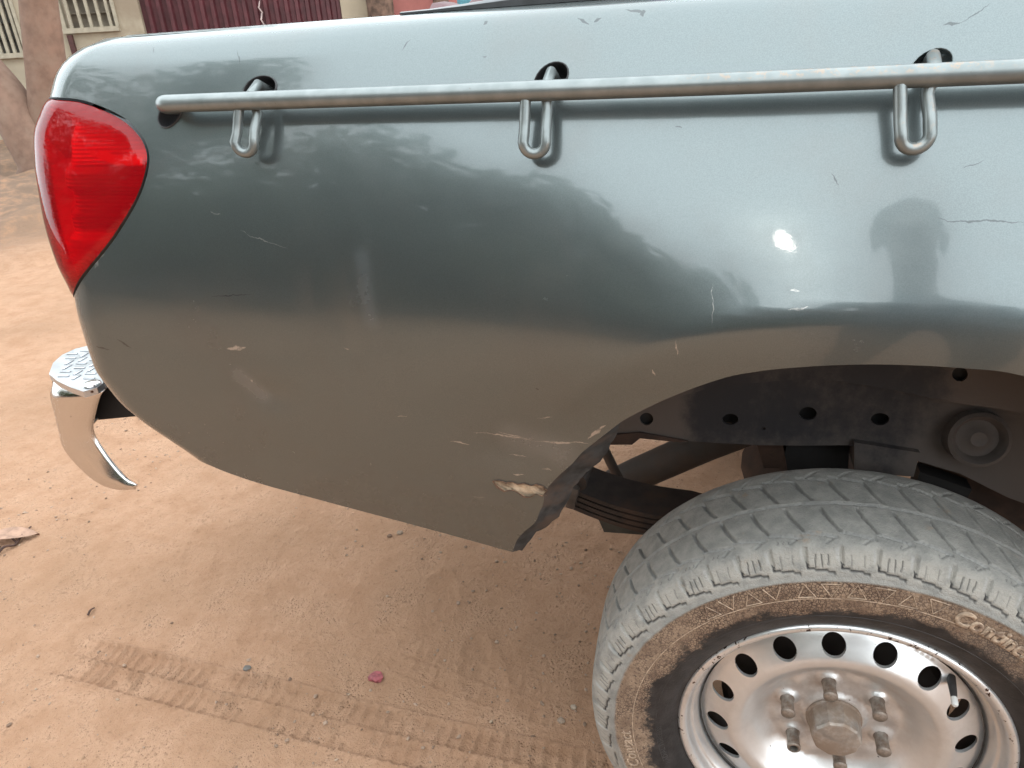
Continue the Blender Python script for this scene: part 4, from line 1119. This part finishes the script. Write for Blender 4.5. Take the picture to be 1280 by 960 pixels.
# dirt bank in front of the house
bank = (Y + .55 * X)
dd = (X + 7.2) * -.8 + (Y - 4.8) * .6
H = H + .22 * np.exp(-((dd - .3) / .9) ** 2) * (1 + .8 * fbm(X * 1.2, Y * 1.2, 4, 61)) * sstep(-4.6, -5.6, X) * sstep(2.5, 3.6, Y)
nz_ = .9 * fbm(X * .8, Y * .8, 4, 88)
bs = sstep(-3.6, -4.8, X) * sstep(1.6, 2.6, Y)
H = H + bs * (.11 * sstep(-1.55, -1.30, dd + nz_ * .5) + .15 * sstep(1.2, 1.6, dd + nz_))
H = H + .11 * fbm(X * 1.5, Y * 1.5, 5, 77, .6) * sstep(-4.0, -5.5, X)
flat = np.exp(-((X / .16) ** 2 + ((Y - .07) / .16) ** 2) ** 2); H = H * (1 - flat) - .002 * flat
farw = sstep(14, 40, np.hypot(X, Y)); H *= (1 - farw)
V = np.stack([X, Y, H], -1).reshape(-1, 3); nx, ny = X.shape
i0 = (np.arange(nx - 1)[:, None] * ny + np.arange(ny - 1)[None]).ravel()
F = np.stack([i0, i0 + ny, i0 + ny + 1, i0 + 1], 1)
me = bpy.data.meshes.new('ground'); me.vertices.add(len(V)); me.vertices.foreach_set('co', V.ravel())
me.loops.add(F.size); me.loops.foreach_set('vertex_index', F.ravel().astype(np.int32)); me.polygons.add(len(F)); me.polygons.foreach_set('loop_start', np.arange(0, F.size, 4, dtype=np.int32))
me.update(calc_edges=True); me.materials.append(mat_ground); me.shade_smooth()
go = bpy.data.objects.new('ground', me); COL.objects.link(go); tag(go, 'packed tan sandy earth with tyre tracks and scuffs', None, None, 'structure')
def gz(x, y):
    i = int(np.clip(np.searchsorted(gx, x), 1, nx - 1)); j = int(np.clip(np.searchsorted(gy, y), 1, ny - 1)); return float(H[i, j])
def gpt(px):
    p = at_z([px], -WH)[0]; return np.array([p[0], p[1], gz(p[0], p[1])])

# ------------------------------------------------------------------ bits on the ground
def rock_bm(s, seed, flat=.6):
    bm = bmesh.new(); bmesh.ops.create_icosphere(bm, subdivisions=2, radius=1.0); r = random.Random(seed)
    ax = [Vector((r.uniform(-1, 1), r.uniform(-1, 1), r.uniform(-1, 1))).normalized() for _ in range(7)]
    for v in bm.verts:
        d = v.co.normalized(); k_ = 1.0
        for a in ax: k_ -= .22 * max(0, d.dot(a) - .55)
        k_ *= 1 + .34 * (r.random() - .5)
        v.co = Vector((d.x * s * k_ * 1.15, d.y * s * k_, d.z * s * k_ * flat))
    return bm
mats_st = [simple('tan_stone', (.40, .29, .21), .9, 0, .3, 120, .0006), simple('pale_stone', (.50, .39, .29), .85, 0, .2, 120), simple('brown_stone', (.22, .13, .085), .9, 0, .3, 120)]
for px, s, mt, lab in [((717, 884), .0065, 1, 'pale rounded pebble nearest the tyre'), ((702, 901), .0080, 0, 'tan angular pebble between the tyre and the tracks'), ((500, 666), .009, 0, 'tan pebble lying under the lower edge of the bed side'), ((487, 669), .007, 2, 'brown pebble lying just left of the tan one under the bed side')]:
    o = link_bm('pebble', rock_bm(s, int(px[0])), mats_st[mt], None, angle=30); p = gpt(px); o.location = (p[0], p[1], p[2] + s * .35); tag(o, lab, 'pebble', 'loose pebbles')
o = link_bm('plastic_scrap', rock_bm(.017, 5, .5), simple('faded_red_plastic', (.36, .085, .095), .6, 0, .35, 90, .002), None, angle=25); p = gpt((470, 845)); o.location = (p[0], p[1], p[2] + .006); tag(o, 'crumpled faded red scrap beside the tyre tracks', 'scrap')
def stick(name, pxs, r, mat, lab, side_px=None):
    bm = bmesh.new(); pts = [gpt(p) + np.array([0, 0, r * (1.2 + 2.2 * math.sin(i * 1.7) ** 2)]) for i, p in enumerate(pxs)]
    bm_tube(bm, catmull(pts, 4), [r * (1 - .5 * i / (len(pxs) * 4)) for i in range((len(pxs) - 1) * 4 + 1)], 8)
    if side_px:
        sp_ = [gpt(p) + np.array([0, 0, r * 2]) for p in side_px]; bm_tube(bm, sp_, [r * .7] * len(sp_), 6)
    return tag(link_bm(name, bm, mat, None), lab, 'twig', 'dry twigs')
mat_twig = simple('dry_brown_twig', (.095, .045, .03), .8, 0, .4, 60)
stick('twig', [(-6, 693), (6, 685), (18, 679), (28, 669), (38, 657)], .0045, mat_twig, 'long forked brown twig at the edge of the dirt, lower left', [(20, 677), (14, 671)])
stick('twig', [(109, 767), (113, 763), (117, 758)], .0030, mat_twig, 'short dark twig lying alone on the pale dirt')
# a dry leaf beside the long twig
bm = bmesh.new(); L0 = gpt((6, 672)); ring = []
for i, t in enumerate(np.linspace(0, 1, 9)):
    wv = .030 * math.sin(math.pi * t) ** .8; c = Vector((L0[0] - .06 + .15 * t, L0[1] - .03 + .07 * t, L0[2] + .010 + .010 * math.sin(t * 4)))
    ring.append([bm.verts.new(c + Vector((-.3 * wv, wv, .006))), bm.verts.new(c), bm.verts.new(c + Vector((.3 * wv, -wv, .007)))])
for a, b_ in zip(ring[:-1], ring[1:]):
    for j in range(2): bm.faces.new((a[j], a[j + 1], b_[j + 1], b_[j]))
o = link_bm('dry_leaf', bm, simple('dry_tan_leaf', (.45, .27, .185), .8, 0, .25, 50), None); tag(o, 'curled tan dry leaf beside the long twig', 'leaf')
o = link_bm('plastic_scrap', rock_bm(.009, 15, .4), simple('dull_grey_plastic', (.17, .15, .13), .7, 0, .3, 60), None); p = gpt((309, 836)); o.location = (p[0], p[1], p[2] + .003); tag(o, 'small dull grey scrap just above the tyre tracks', 'scrap')
# gravel and crumbs too many to count
Vs, Fs = [], []
base = bmesh.new(); bmesh.ops.create_icosphere(base, subdivisions=1, radius=1.0); bv = np.array([v.co[:] for v in base.verts]); bf = np.array([[v.index for v in f.verts] for f in base.faces]); base.free()
for i in range(7500):
    x, y = random.uniform(-2.6, -.15), random.uniform(-.2, 1.7)
    if vnoise(np.array(x * 2.2), np.array(y * 2.2), 91) < random.uniform(-.35, .3): continue
    s = .0011 + .0042 * random.random() ** 5
    sc3 = np.array([random.uniform(.7, 1.3), random.uniform(.7, 1.3), random.uniform(.45, .8)]) * s
    a = random.uniform(0, 6.28); q_ = bv * (1 + .25 * rng.standard_normal((len(bv), 1))) * sc3
    q_ = np.stack([q_[:, 0] * math.cos(a) - q_[:, 1] * math.sin(a), q_[:, 0] * math.sin(a) + q_[:, 1] * math.cos(a), q_[:, 2]], 1) + np.array([x, y, gz(x, y) + s * .25])
    Fs.append(bf + 12 * len(Vs)); Vs.append(q_)
def grit_mat():
    m, nt, b = new_mat('mixed_grit'); k = NB(nt); co = k.coords()
    c = k.mix(k.ramp(k.noise(23, 2, vec=co), .35, .6), (.15, .09, .058), (.33, .23, .165)); c = k.mix(k.ramp(k.noise(61, 1, vec=co), .62, .66), c, (.36, .26, .18))
    k.l(c, b.inputs['Base Color']); b.inputs['Roughness'].default_value = .9; return m
o = link_mesh('gravel', np.vstack(Vs), np.vstack(Fs), grit_mat(), None, False); tag(o, 'loose grit and earth crumbs scattered over the dirt', None, None, 'stuff')

# ------------------------------------------------------------------ house across the yard
FA = R_(22); FP = np.array([-11.44, 8.54]); FD = np.array([math.cos(FA), math.sin(FA)]); FN = np.array([-FD[1], FD[0]])
def fac(px, off=0.0):         # (along the facade, height) of a photo point on the plane 'off' metres in front of the wall
    d = ray([px])[0]; o_ = FP - FN * off
    t = ((o_ - CAM[:2]) @ FN) / (d[:2] @ FN); p = CAM + d * t
    return np.array([(p[:2] - FP) @ FD, p[2]])
def fpos(s, h, off=0.0):
    p = FP + FD * s - FN * off; return Vector((p[0], p[1], h))
FROT = Matrix.Rotation(FA, 3, 'Z')
def fbox(bm, s0, s1, h0, h1, off0, off1, bev=.0):
    bm_box(bm, fpos((s0 + s1) / 2, (h0 + h1) / 2, (off0 + off1) / 2), (abs(s1 - s0), abs(off1 - off0), abs(h1 - h0)), FROT, bev)
mat_cream = simple('cream_wall_paint', (.56, .47, .345), .85, 0, .10, 2.2, .002, dirt=(.40, .31, .22), dirt_amt=.3)
mat_sill = simple('cream_grille_paint', (.52, .45, .34), .6, 0, .12, 12)
mat_pane2 = simple('tan_curtain_behind_glass', (.30, .25, .19), .55, 0, .3, 4)
mat_door = simple('maroon_door_paint', (.115, .028, .034), .5, 0, .25, 6, .001)
mat_salmon = simple('salmon_wall_paint', (.52, .19, .165), .8, 0, .12, 3)
mat_wood = simple('weathered_brown_post', (.17, .105, .075), .9, 0, .5, 9, .006)
s_win0 = fac((-60, 40))[0]; s_l, h_l = fac((36, 67)); s_p, h_p = fac((80, 38)); s_q = fac((151, 38))[0]
s_d0 = fac((181, 40))[0]; s_d1 = fac((428, 22))[0]; s_p1 = fac((460, 18))[0]; s_sal0 = fac((487, 15))[0]; s_sal1 = fac((572, 8))[0]
house = empty('house', tuple(fpos(s_p, 0)), 'cream rendered house with barred windows and a maroon corrugated door', 'house')
HT = 4.6
def part(name, boxes, mat, parent, bev=.0):
    bm = bmesh.new()
    for b_ in boxes: fbox(bm, *b_, bev)
    o = link_bm(name, bm, mat, None, smooth=False); 
    o.parent = parent; o.matrix_parent_inverse = Matrix.Identity(4)
    loc = parent.matrix_world.translation if False else parent.location
    if parent is house: o.location = -parent.location
    return o
wtop = 4.0
part('wall', [(s_win0 - 6, s_win0, 0, HT, -.25, 0), (s_win0, s_l, 0, h_l, -.25, 0), (s_win0, s_l, wtop, HT, -.25, 0), (s_l, s_p, 0, HT, -.25, 0), (s_p, s_q, 0, h_p, -.25, 0),
              (s_p, s_q, wtop, HT, -.25, 0), (s_q, s_d0, 0, HT, -.25, .0), (s_d0, s_d1, 3.9, HT, -.25, 0), (s_d1, s_p1, 0, HT, -.25, .03), (s_p1, s_sal0, 0, HT, -.25, -.02)], mat_cream, house)
part('roof', [(s_win0 - 6.3, s_sal0, HT, HT + .18, -4, .5)], simple('rusty_roof_sheet', (.2, .12, .09), .7, .2), house)
def window(sa, sb, h0, nb, pane):
    wnd = part('window', [(sa, sb, h0 - .05, h0 + .02, -.05, .06), (sa - .0, sa + .05, h0 + .02, wtop, -.06, .02), (sb - .05, sb, h0 + .02, wtop, -.06, .02)], mat_sill, house)
    part('pane', [(sa + .05, sb - .05, h0 + .02, wtop, -.16, -.14)], pane, wnd)
    for i in range(nb):
        s = sa + .05 + (sb - sa - .1) * (i + .5) / nb
        part('bar', [(s - .022, s + .022, h0 + .02, wtop, -.035, .0)], mat_sill, wnd)
    h = h0 + .22
    while h < h0 + 1.4:                # louvre blades behind the bars
        part('louvre', [(sa + .06, sb - .06, h - .008, h + .008, -.13, -.07)], pane, wnd); h += .22
window(s_win0, s_l, h_l, 9, mat_pane); window(s_p, s_q, h_p, 5, mat_pane2)
s_c = fac((88, 45))[0]
part('drain_pipe', [(s_c - .03, s_c + .04, 0, h_p - .07, .0, .06)], simple('dark_red_pipe', (.10, .035, .03), .6), house)
# corrugated door
bm = bmesh.new(); n_rib = 19; prof = []
for i in range(n_rib):
    s0 = s_d0 + (s_d1 - s_d0) * i / n_rib; wv = (s_d1 - s_d0) / n_rib
    prof += [(s0, -.10), (s0 + wv * .5, -.10), (s0 + wv * .62, -.045), (s0 + wv * .88, -.045)]
prof.append((s_d1, -.10))
vs0 = [bm.verts.new(fpos(s, 0.02, o_)) for s, o_ in prof]; vs1 = [bm.verts.new(fpos(s, 3.9, o_)) for s, o_ in prof]
for i in range(len(prof) - 1): bm.faces.new((vs0[i], vs0[i + 1], vs1[i + 1], vs1[i]))
door = link_bm('garage_door', bm, mat_door, None, smooth=False); door.parent = house; door.location = -house.location; door['label'] = 'maroon corrugated sheet door with a white paint scuff'
md = door.modifiers.new('thickness', 'SOLIDIFY'); md.thickness = .01
bm = bmesh.new(); mk = [fac(p, -.04) for p in ((325, 2), (323, 9), (328, 16), (326, 24), (330, 31))]
for a, b_ in zip(mk[:-1], mk[1:]):
    q0, q1 = fpos(a[0], a[1], -.040), fpos(b_[0], b_[1], -.040); w_ = random.uniform(.012, .03)
    bm.faces.new([bm.verts.new(q0 + Vector((-w_, 0, 0))), bm.verts.new(q0 + Vector((w_ * .3, 0, .02))), bm.verts.new(q1 + Vector((w_, 0, 0))), bm.verts.new(q1 + Vector((-w_ * .3, 0, -.01)))])
o = link_bm('paint_scuff', bm, simple('flaking_white_paint', (.7, .55, .52), .8), None, smooth=False); o.parent = door
# neighbour in salmon
nb = empty('house', tuple(fpos(s_sal0, 0)), 'salmon pink house next to the cream house, mostly hidden', 'house')
def npart(name, boxes, mat):
    bm = bmesh.new()
    for b_ in boxes: fbox(bm, *b_)
    o = link_bm(name, bm, mat, None, smooth=False); o.parent = nb; o.location = -nb.location; return o
npart('wall', [(s_sal0, s_sal1, 0, 4.2, -.3, -.06), (s_sal1 + 1.2, s_sal1 + 8, 0, 4.2, -.3, -.06)], mat_salmon)
npart('door', [(s_sal1, s_sal1 + 1.2, 0, 4.2, -.25, -.12)], simple('turquoise_door_paint', (.10, .34, .42), .6))
npart('roof', [(s_sal0, s_sal1 + 8.3, 4.2, 4.35, -3, .4)], mat_wood)
def post(px, wd, lab, off):
    s = fac(px, off)[0]; bm = bmesh.new(); pts = [fpos(s + .03 * math.sin(h * 1.3), h, off) for h in np.linspace(-.1, 4.0, 14)]
    bm_tube(bm, pts, [wd * (1 + .1 * math.sin(i * 2.1)) for i in range(14)], 12)
    o = link_bm('wooden_post', bm, mat_wood, None); return tag(o, lab, 'post', 'weathered posts by the houses')
post((474, 10), .20, 'thick weathered post between the cream pillar and the salmon wall', .35)
post((550, 8), .12, 'thin dark weathered post in front of the salmon wall', .35)
# rolled maroon cover lying in the truck bed
bm = bmesh.new(); pts = []
for px in ((574, 22), (590, 9), (620, -2), (680, -8), (760, -14)): pts.append(at_y([px], .55)[0] + OFF + np.array([0, 0, -.175]))
bm_tube(bm, catmull(pts, 5), [.185 + .012 * math.sin(i * 1.3) for i in range(21)], 20)
o = link_bm('tarpaulin', bm, mat_tarp, None); tag(o, 'rolled maroon tarpaulin showing over the rim of the truck bed', 'tarpaulin')

# ------------------------------------------------------------------ trees
mat_bark = simple('pink_brown_bark', (.29, .175, .125), .9, 0, .16, 10, .010, dirt=(.34, .22, .16), dirt_amt=.5)
def leaf_mat(name, c0, c1):
    m, nt, b = new_mat(name); k = NB(nt)
    oi = k.n('ShaderNodeNewGeometry'); c = k.mix(oi.outputs['Random Per Island'], c0, c1)
    k.l(c, b.inputs['Base Color']); b.inputs['Roughness'].default_value = .6
    tl = k.n('ShaderNodeBsdfTranslucent'); k.l(c, tl.inputs[0]); mx = k.n('ShaderNodeMixShader'); mx.inputs[0].default_value = .45
    k.l(b.outputs[0], mx.inputs[1]); k.l(tl.outputs[0], mx.inputs[2]); k.l(mx.outputs[0], nt.nodes['Material Output'].inputs[0]); return m
mat_leaf = leaf_mat('green_foliage', (.09, .12, .065), (.15, .17, .095))
def crown_mesh(name, centres, n, size, mat, parent, seed):
    r = np.random.default_rng(seed); Vv, Ff = [], []
    for i in range(n):
        c, rad = centres[r.integers(len(centres))]
        d = r.standard_normal(3); d /= np.linalg.norm(d); p = np.array(c) + d * rad * (r.random() ** .45)
        a = r.standard_normal(3); a /= np.linalg.norm(a); b_ = np.cross(a, r.standard_normal(3)); b_ /= np.linalg.norm(b_)
        s = size * (.6 + .8 * r.random()); k_ = len(Vv)
        Vv += [p - a * s, p + b_ * s * .45, p + a * s, p - b_ * s * .45]; Ff.append((k_, k_ + 1, k_ + 2, k_ + 3))
    return link_mesh(name, Vv, Ff, mat, parent)
Lp = (-8.1, 5.75)
TR = np.array([at_y([p], Lp[1])[0] + OFF for p in ((50, 235), (60, 190), (62, 130), (55, 60), (48, 0), (44, -70), (30, -190))])
TL = np.array([at_y([p], Lp[1] - .15)[0] + OFF for p in ((78, 262), (55, 208), (30, 160), (3, 115), (-30, 72), (-85, -10), (-150, -150))])
tree = empty('forked_tree', (TR[0][0], TR[0][1], 0), 'pink-brown forked tree in front of the cream house', 'tree')
def lift(o): o.parent = tree; o.location = -tree.location; return o
bm = bmesh.new(); base_p = TR[0].copy(); base_p[2] = -.1
bm_tube(bm, catmull(np.vstack([[base_p], TR]), 5), list(np.interp(np.linspace(0, 1, 36), [0, .15, .4, 1], [.36, .25, .205, .14])), 16)
lift(link_bm('trunk', bm, mat_bark, None))
bm = bmesh.new(); base_p = TL[0].copy(); base_p[2] = -.1
bm_tube(bm, catmull(np.vstack([[base_p], TL]), 5), list(np.interp(np.linspace(0, 1, 36), [0, .15, .4, 1], [.33, .24, .24, .13])), 16)
lift(link_bm('trunk', bm, mat_bark, None))
tr_, tl_ = TR[-1], TL[-1]
lift(crown_mesh('crown', [(tr_ + np.array(o_), .9) for o_ in ((0, 0, .9), (.9, .3, 1.4), (-.8, .2, 1.5))] + [(tl_ + np.array(o_), .9) for o_ in ((0, 0, .9), (-.9, -.2, 1.3), (.3, .2, 1.8))], 2600, .10, mat_leaf, None, 3))
# across the street, behind the photographer: what the paint mirrors
def street_tree(x, y, h, spread, lab, seed):
    t = empty('street_tree', (x, y, 0), lab, 'tree', 'trees across the street'); r = random.Random(seed)
    bm = bmesh.new(); top = Vector((r.uniform(-.4, .4), r.uniform(-.4, .4), h * .55))
    bm_tube(bm, [(0, 0, -.1), (0, 0, .5), top * .6, top], [.30, .22, .17, .12], 12)
    for i in range(6):
        a = i * 1.05 + r.random(); bm_tube(bm, [top * (.75 + .04 * i), top + Vector((math.cos(a), math.sin(a), .6)) * spread * .35, top + Vector((math.cos(a), math.sin(a), 1.0)) * spread * .62], [.09, .06, .03], 8)
    link_bm('trunk', bm, mat_bark, t)
    cs = [((top.x + math.cos(a) * spread * q_, top.y + math.sin(a) * spread * q_, h * .62 + zz_), spread * .42) for a, q_, zz_ in [(r.uniform(0, 6.28), r.uniform(.1, .75), r.uniform(-.42, .30) * h) for _ in range(16)]]
    crown_mesh('crown', cs, 4000, .23, mat_leaf, t, seed)
for x, y, h, sp, lab in [(-15.8, -8.4, 15.0, 4.2, 'tallest green tree across the street, farthest left behind the photographer'),
                         (-10.8, -8.8, 11.8, 3.6, 'full green tree across the street, second from the left'),
                         (-13.2, -10.4, 14.0, 3.8, 'tall loose green tree across the street, between the two tallest'),
                         (-6.4, -9.2, 7.3, 2.8, 'round green tree across the street, beside the grey house'),
                         (-3.1, -9.6, 6.1, 2.3, 'green tree across the street, straight behind the photographer'),
                         (-.4, -9.8, 4.7, 1.8, 'lower green tree across the street under the sun'),
                         (2.5, -10.0, 4.5, 1.9, 'small green tree across the street, at the right end of the row')]:
    street_tree(x, y, h, sp, lab, int(20 + x))
h2 = empty('house', (-6, -12.5, 0), 'low grey rendered house behind the row of trees across the street', 'house')
bm = bmesh.new(); bm_box(bm, (0, 0, 1.6), (22, 2.5, 3.2)); link_bm('wall', bm, simple('grey_render', (.36, .34, .31), .85, 0, .12, 2), h2)
bm = bmesh.new(); bm_box(bm, (0, 0, 3.3), (22.6, 3.2, .16)); link_bm('roof', bm, mat_wood, h2)
bm = bmesh.new(); bm_box(bm, (4, 1.27, 1.05), (1.0, .06, 2.1)); link_bm('door', bm, mat_door, h2)
for wx in (-8, -4.5, -1, 7.5):
    bm = bmesh.new(); bm_box(bm, (wx, 1.27, 1.6), (1.3, .06, 1.1)); link_bm('window', bm, mat_pane, h2)

# ------------------------------------------------------------------ the photographer, mirrored in the paint
phone_c = Vector(CAM - _f * .016)
PR = Matrix.Identity(4)
for i in range(3): PR[i][0], PR[i][1], PR[i][2], PR[i][3] = c_r[i], c_u[i], -_f[i], phone_c[i]
bm = bmesh.new(); bm_box(bm, (0, 0, 0), (.158, .074, .008), None, .003)
ph_o = link_bm('phone', bm, mat_black, None); ph_o.matrix_world = PR; tag(ph_o, 'black phone held sideways in both hands of the photographer', 'phone')
bm = bmesh.new(); bm_box(bm, (0, 0, .0043), (.150, .068, .0008)); so_ = link_bm('screen', bm, mat_pane, ph_o, smooth=False)
bx, by = .29, -1.20
P = {'pelvis': (bx, by, .95), 'waist': (bx, by + .01, 1.08), 'chest': (bx - .01, by + .03, 1.28), 'neckb': (bx - .02, by + .03, 1.43), 'neck': (bx - .03, by + .05, 1.50), 'head': (bx - .04, by + .08, 1.58), 'crown': (bx - .04, by + .07, 1.685), 'face': (bx - .05, by + .125, 1.57)}
rad = {'pelvis': (.155, .115), 'waist': (.145, .10), 'chest': (.165, .115), 'neckb': (.085, .065), 'neck': (.055, .055), 'head': (.078, .088), 'crown': (.062, .072), 'face': (.050, .050)}
E_ = [('pelvis', 'waist'), ('waist', 'chest'), ('chest', 'neckb'), ('neckb', 'neck'), ('neck', 'head'), ('head', 'crown'), ('head', 'face')]
def addp(n, p, r, frm): P[n] = tuple(p); rad[n] = (r, r) if not isinstance(r, tuple) else r; E_.append((frm, n))
for sx, nm in ((-1, 'a'), (1, 'b')):
    addp('hip' + nm, (bx + sx * .10, by, .88), .095, 'pelvis'); addp('knee' + nm, (bx + sx * .135, by + .03, .49), .062, 'hip' + nm)
    addp('calf' + nm, (bx + sx * .145, by, .33), .058, 'knee' + nm); addp('ankle' + nm, (bx + sx * .155, by - .02, .085), .040, 'calf' + nm); addp('toe' + nm, (bx + sx * .175, by + .16, .035), .036, 'ankle' + nm)
    addp('sh' + nm, (bx + sx * .195 - .01, by + .03, 1.40), .062, 'chest')
    hand = np.array(phone_c) + c_r * sx * .086 - _f * .030
    el = np.array([bx + sx * .25 - .10, by + .16, 1.14]) if sx > 0 else np.array([bx - .33, by + .10, 1.15])
    wr = hand * .86 + el * .14 + np.array([0, 0, -.035])
    addp('el' + nm, el, .045, 'sh' + nm); addp('fore' + nm, el * .65 + wr * .35, .042, 'el' + nm); addp('wr' + nm, wr, .028, 'fore' + nm); addp('palm' + nm, hand * .75 + wr * .25, (.036, .018), 'wr' + nm)
    for j in range(4):
        base = hand + c_u * (.028 - .018 * j) * 1.0 - _f * .006; ln = (.030, .036, .034, .026)[j]
        addp('fa%d' % j + nm, base, .0088, 'palm' + nm); addp('fb%d' % j + nm, base + _f * ln * .8 - c_r * sx * .004, .0080, 'fa%d' % j + nm); addp('fc%d' % j + nm, base + _f * (ln * .8 + .004) - c_r * sx * .022, .0070, 'fb%d' % j + nm)
    addp('ta' + nm, hand - c_u * .012 - _f * .028, .0105, 'palm' + nm); addp('tb' + nm, hand - c_u * .004 - _f * .026 - c_r * sx * .030, .009, 'ta' + nm)
for n in P:
    if not n.startswith(('fa', 'fb', 'fc', 'ta', 'tb', 'palm', 'wr', 'fore')) and n != 'face' : P[n] = (P[n][0], P[n][1], P[n][2] * 1.07)
P['face'] = (P['face'][0], P['face'][1], P['face'][2] * 1.07)
names = list(P); vi = {n: i for i, n in enumerate(names)}
pm = bpy.data.meshes.new('body'); pm.from_pydata([P[n] for n in names], [(vi[a], vi[b]) for a, b in E_], [])
tmp = bpy.data.objects.new('tmp', pm); COL.objects.link(tmp)
sk_ = tmp.modifiers.new('skin', 'SKIN'); sk_.use_smooth_shade = True
for n, d in zip(names, pm.skin_vertices[0].data): d.radius = rad[n]; d.use_root = (n == 'pelvis')
sb = tmp.modifiers.new('sub', 'SUBSURF'); sb.levels = 2; sb.render_levels = 2
bpy.context.view_layer.update()
bme = bpy.data.meshes.new_from_object(tmp.evaluated_get(bpy.context.evaluated_depsgraph_get())); bpy.data.objects.remove(tmp)
person = empty('person', (bx, by, 0), 'person in a grey-blue shirt and dark trousers photographing the truck with a phone', 'person')
mat_skin = simple('brown_skin', (.16, .085, .055), .55, 0, .12, 20); mat_shirt = simple('grey_blue_shirt', (.10, .125, .155), .9, 0, .15, 30, .001); mat_trs = simple('dark_trousers', (.035, .037, .042), .9, 0, .2, 40, .001); mat_shoe = simple('brown_sandal', (.06, .035, .025), .7)
for m_ in (mat_skin, mat_shirt, mat_trs, mat_shoe): bme.materials.append(m_)
hands = [np.array(P['wr' + n]) for n in 'ab']; els = [np.array(P['el' + n]) for n in 'ab']
for f in bme.polygons:
    c = np.array(f.center); i = 1
    if c[2] < .07: i = 3
    elif c[2] < 1.03 and c[1] < by + .25: i = 2
    elif c[2] > 1.575 and c[1] < by + .3: i = 0
    elif min(np.linalg.norm(c - h_) for h_ in hands) < .14 and c[1] > by + .22: i = 0
    f.material_index = i
bo_ = bpy.data.objects.new('body', bme); COL.objects.link(bo_); bo_.parent = person; bo_.location = (-bx, -by, 0); bme.shade_smooth()
hx, hy = P['head'][0], P['head'][1]
bm = bmesh.new(); bmesh.ops.create_uvsphere(bm, u_segments=20, v_segments=12, radius=1, matrix=Matrix.Translation((hx, hy - .012, 1.746)) @ Matrix.Diagonal((.080, .090, .072, 1)))
bmesh.ops.delete(bm, geom=[v for v in bm.verts if v.co.z < 1.712 and v.co.y > hy], context='VERTS')
o = link_bm('hair', bm, simple('short_black_hair', (.012, .010, .009), .8, 0, .3, 90, .004), person); o.location = (-bx, -by, 0)
for sx in (-1, 1):
    bm = bmesh.new(); bmesh.ops.create_uvsphere(bm, u_segments=10, v_segments=8, radius=.011, matrix=Matrix.Translation((hx - .012 + sx * .030, hy + .073, 1.714))); o = link_bm('eye', bm, simple('eye', (.5, .48, .45), .2), person); o.location = (-bx, -by, 0)
    bm = bmesh.new(); bmesh.ops.create_uvsphere(bm, u_segments=10, v_segments=8, radius=1, matrix=Matrix.Translation((hx + sx * .082, hy - .005, 1.696)) @ Matrix.Diagonal((.012, .022, .032, 1))); o = link_bm('ear', bm, mat_skin, person); o.location = (-bx, -by, 0)
bm = bmesh.new(); bm_tube(bm, [(hx - .012, hy + .085, 1.717), (hx - .012, hy + .100, 1.693), (hx - .012, hy + .098, 1.682)], [.008, .014, .012], 10); o = link_bm('nose', bm, mat_skin, person); o.location = (-bx, -by, 0)
bm = bmesh.new(); bm_tube(bm, [(hx - .036, hy + .090, 1.653), (hx - .012, hy + .099, 1.652), (hx + .012, hy + .090, 1.653)], [.004, .007, .004], 8); o = link_bm('mouth', bm, simple('lips', (.14, .055, .045), .5), person); o.location = (-bx, -by, 0)
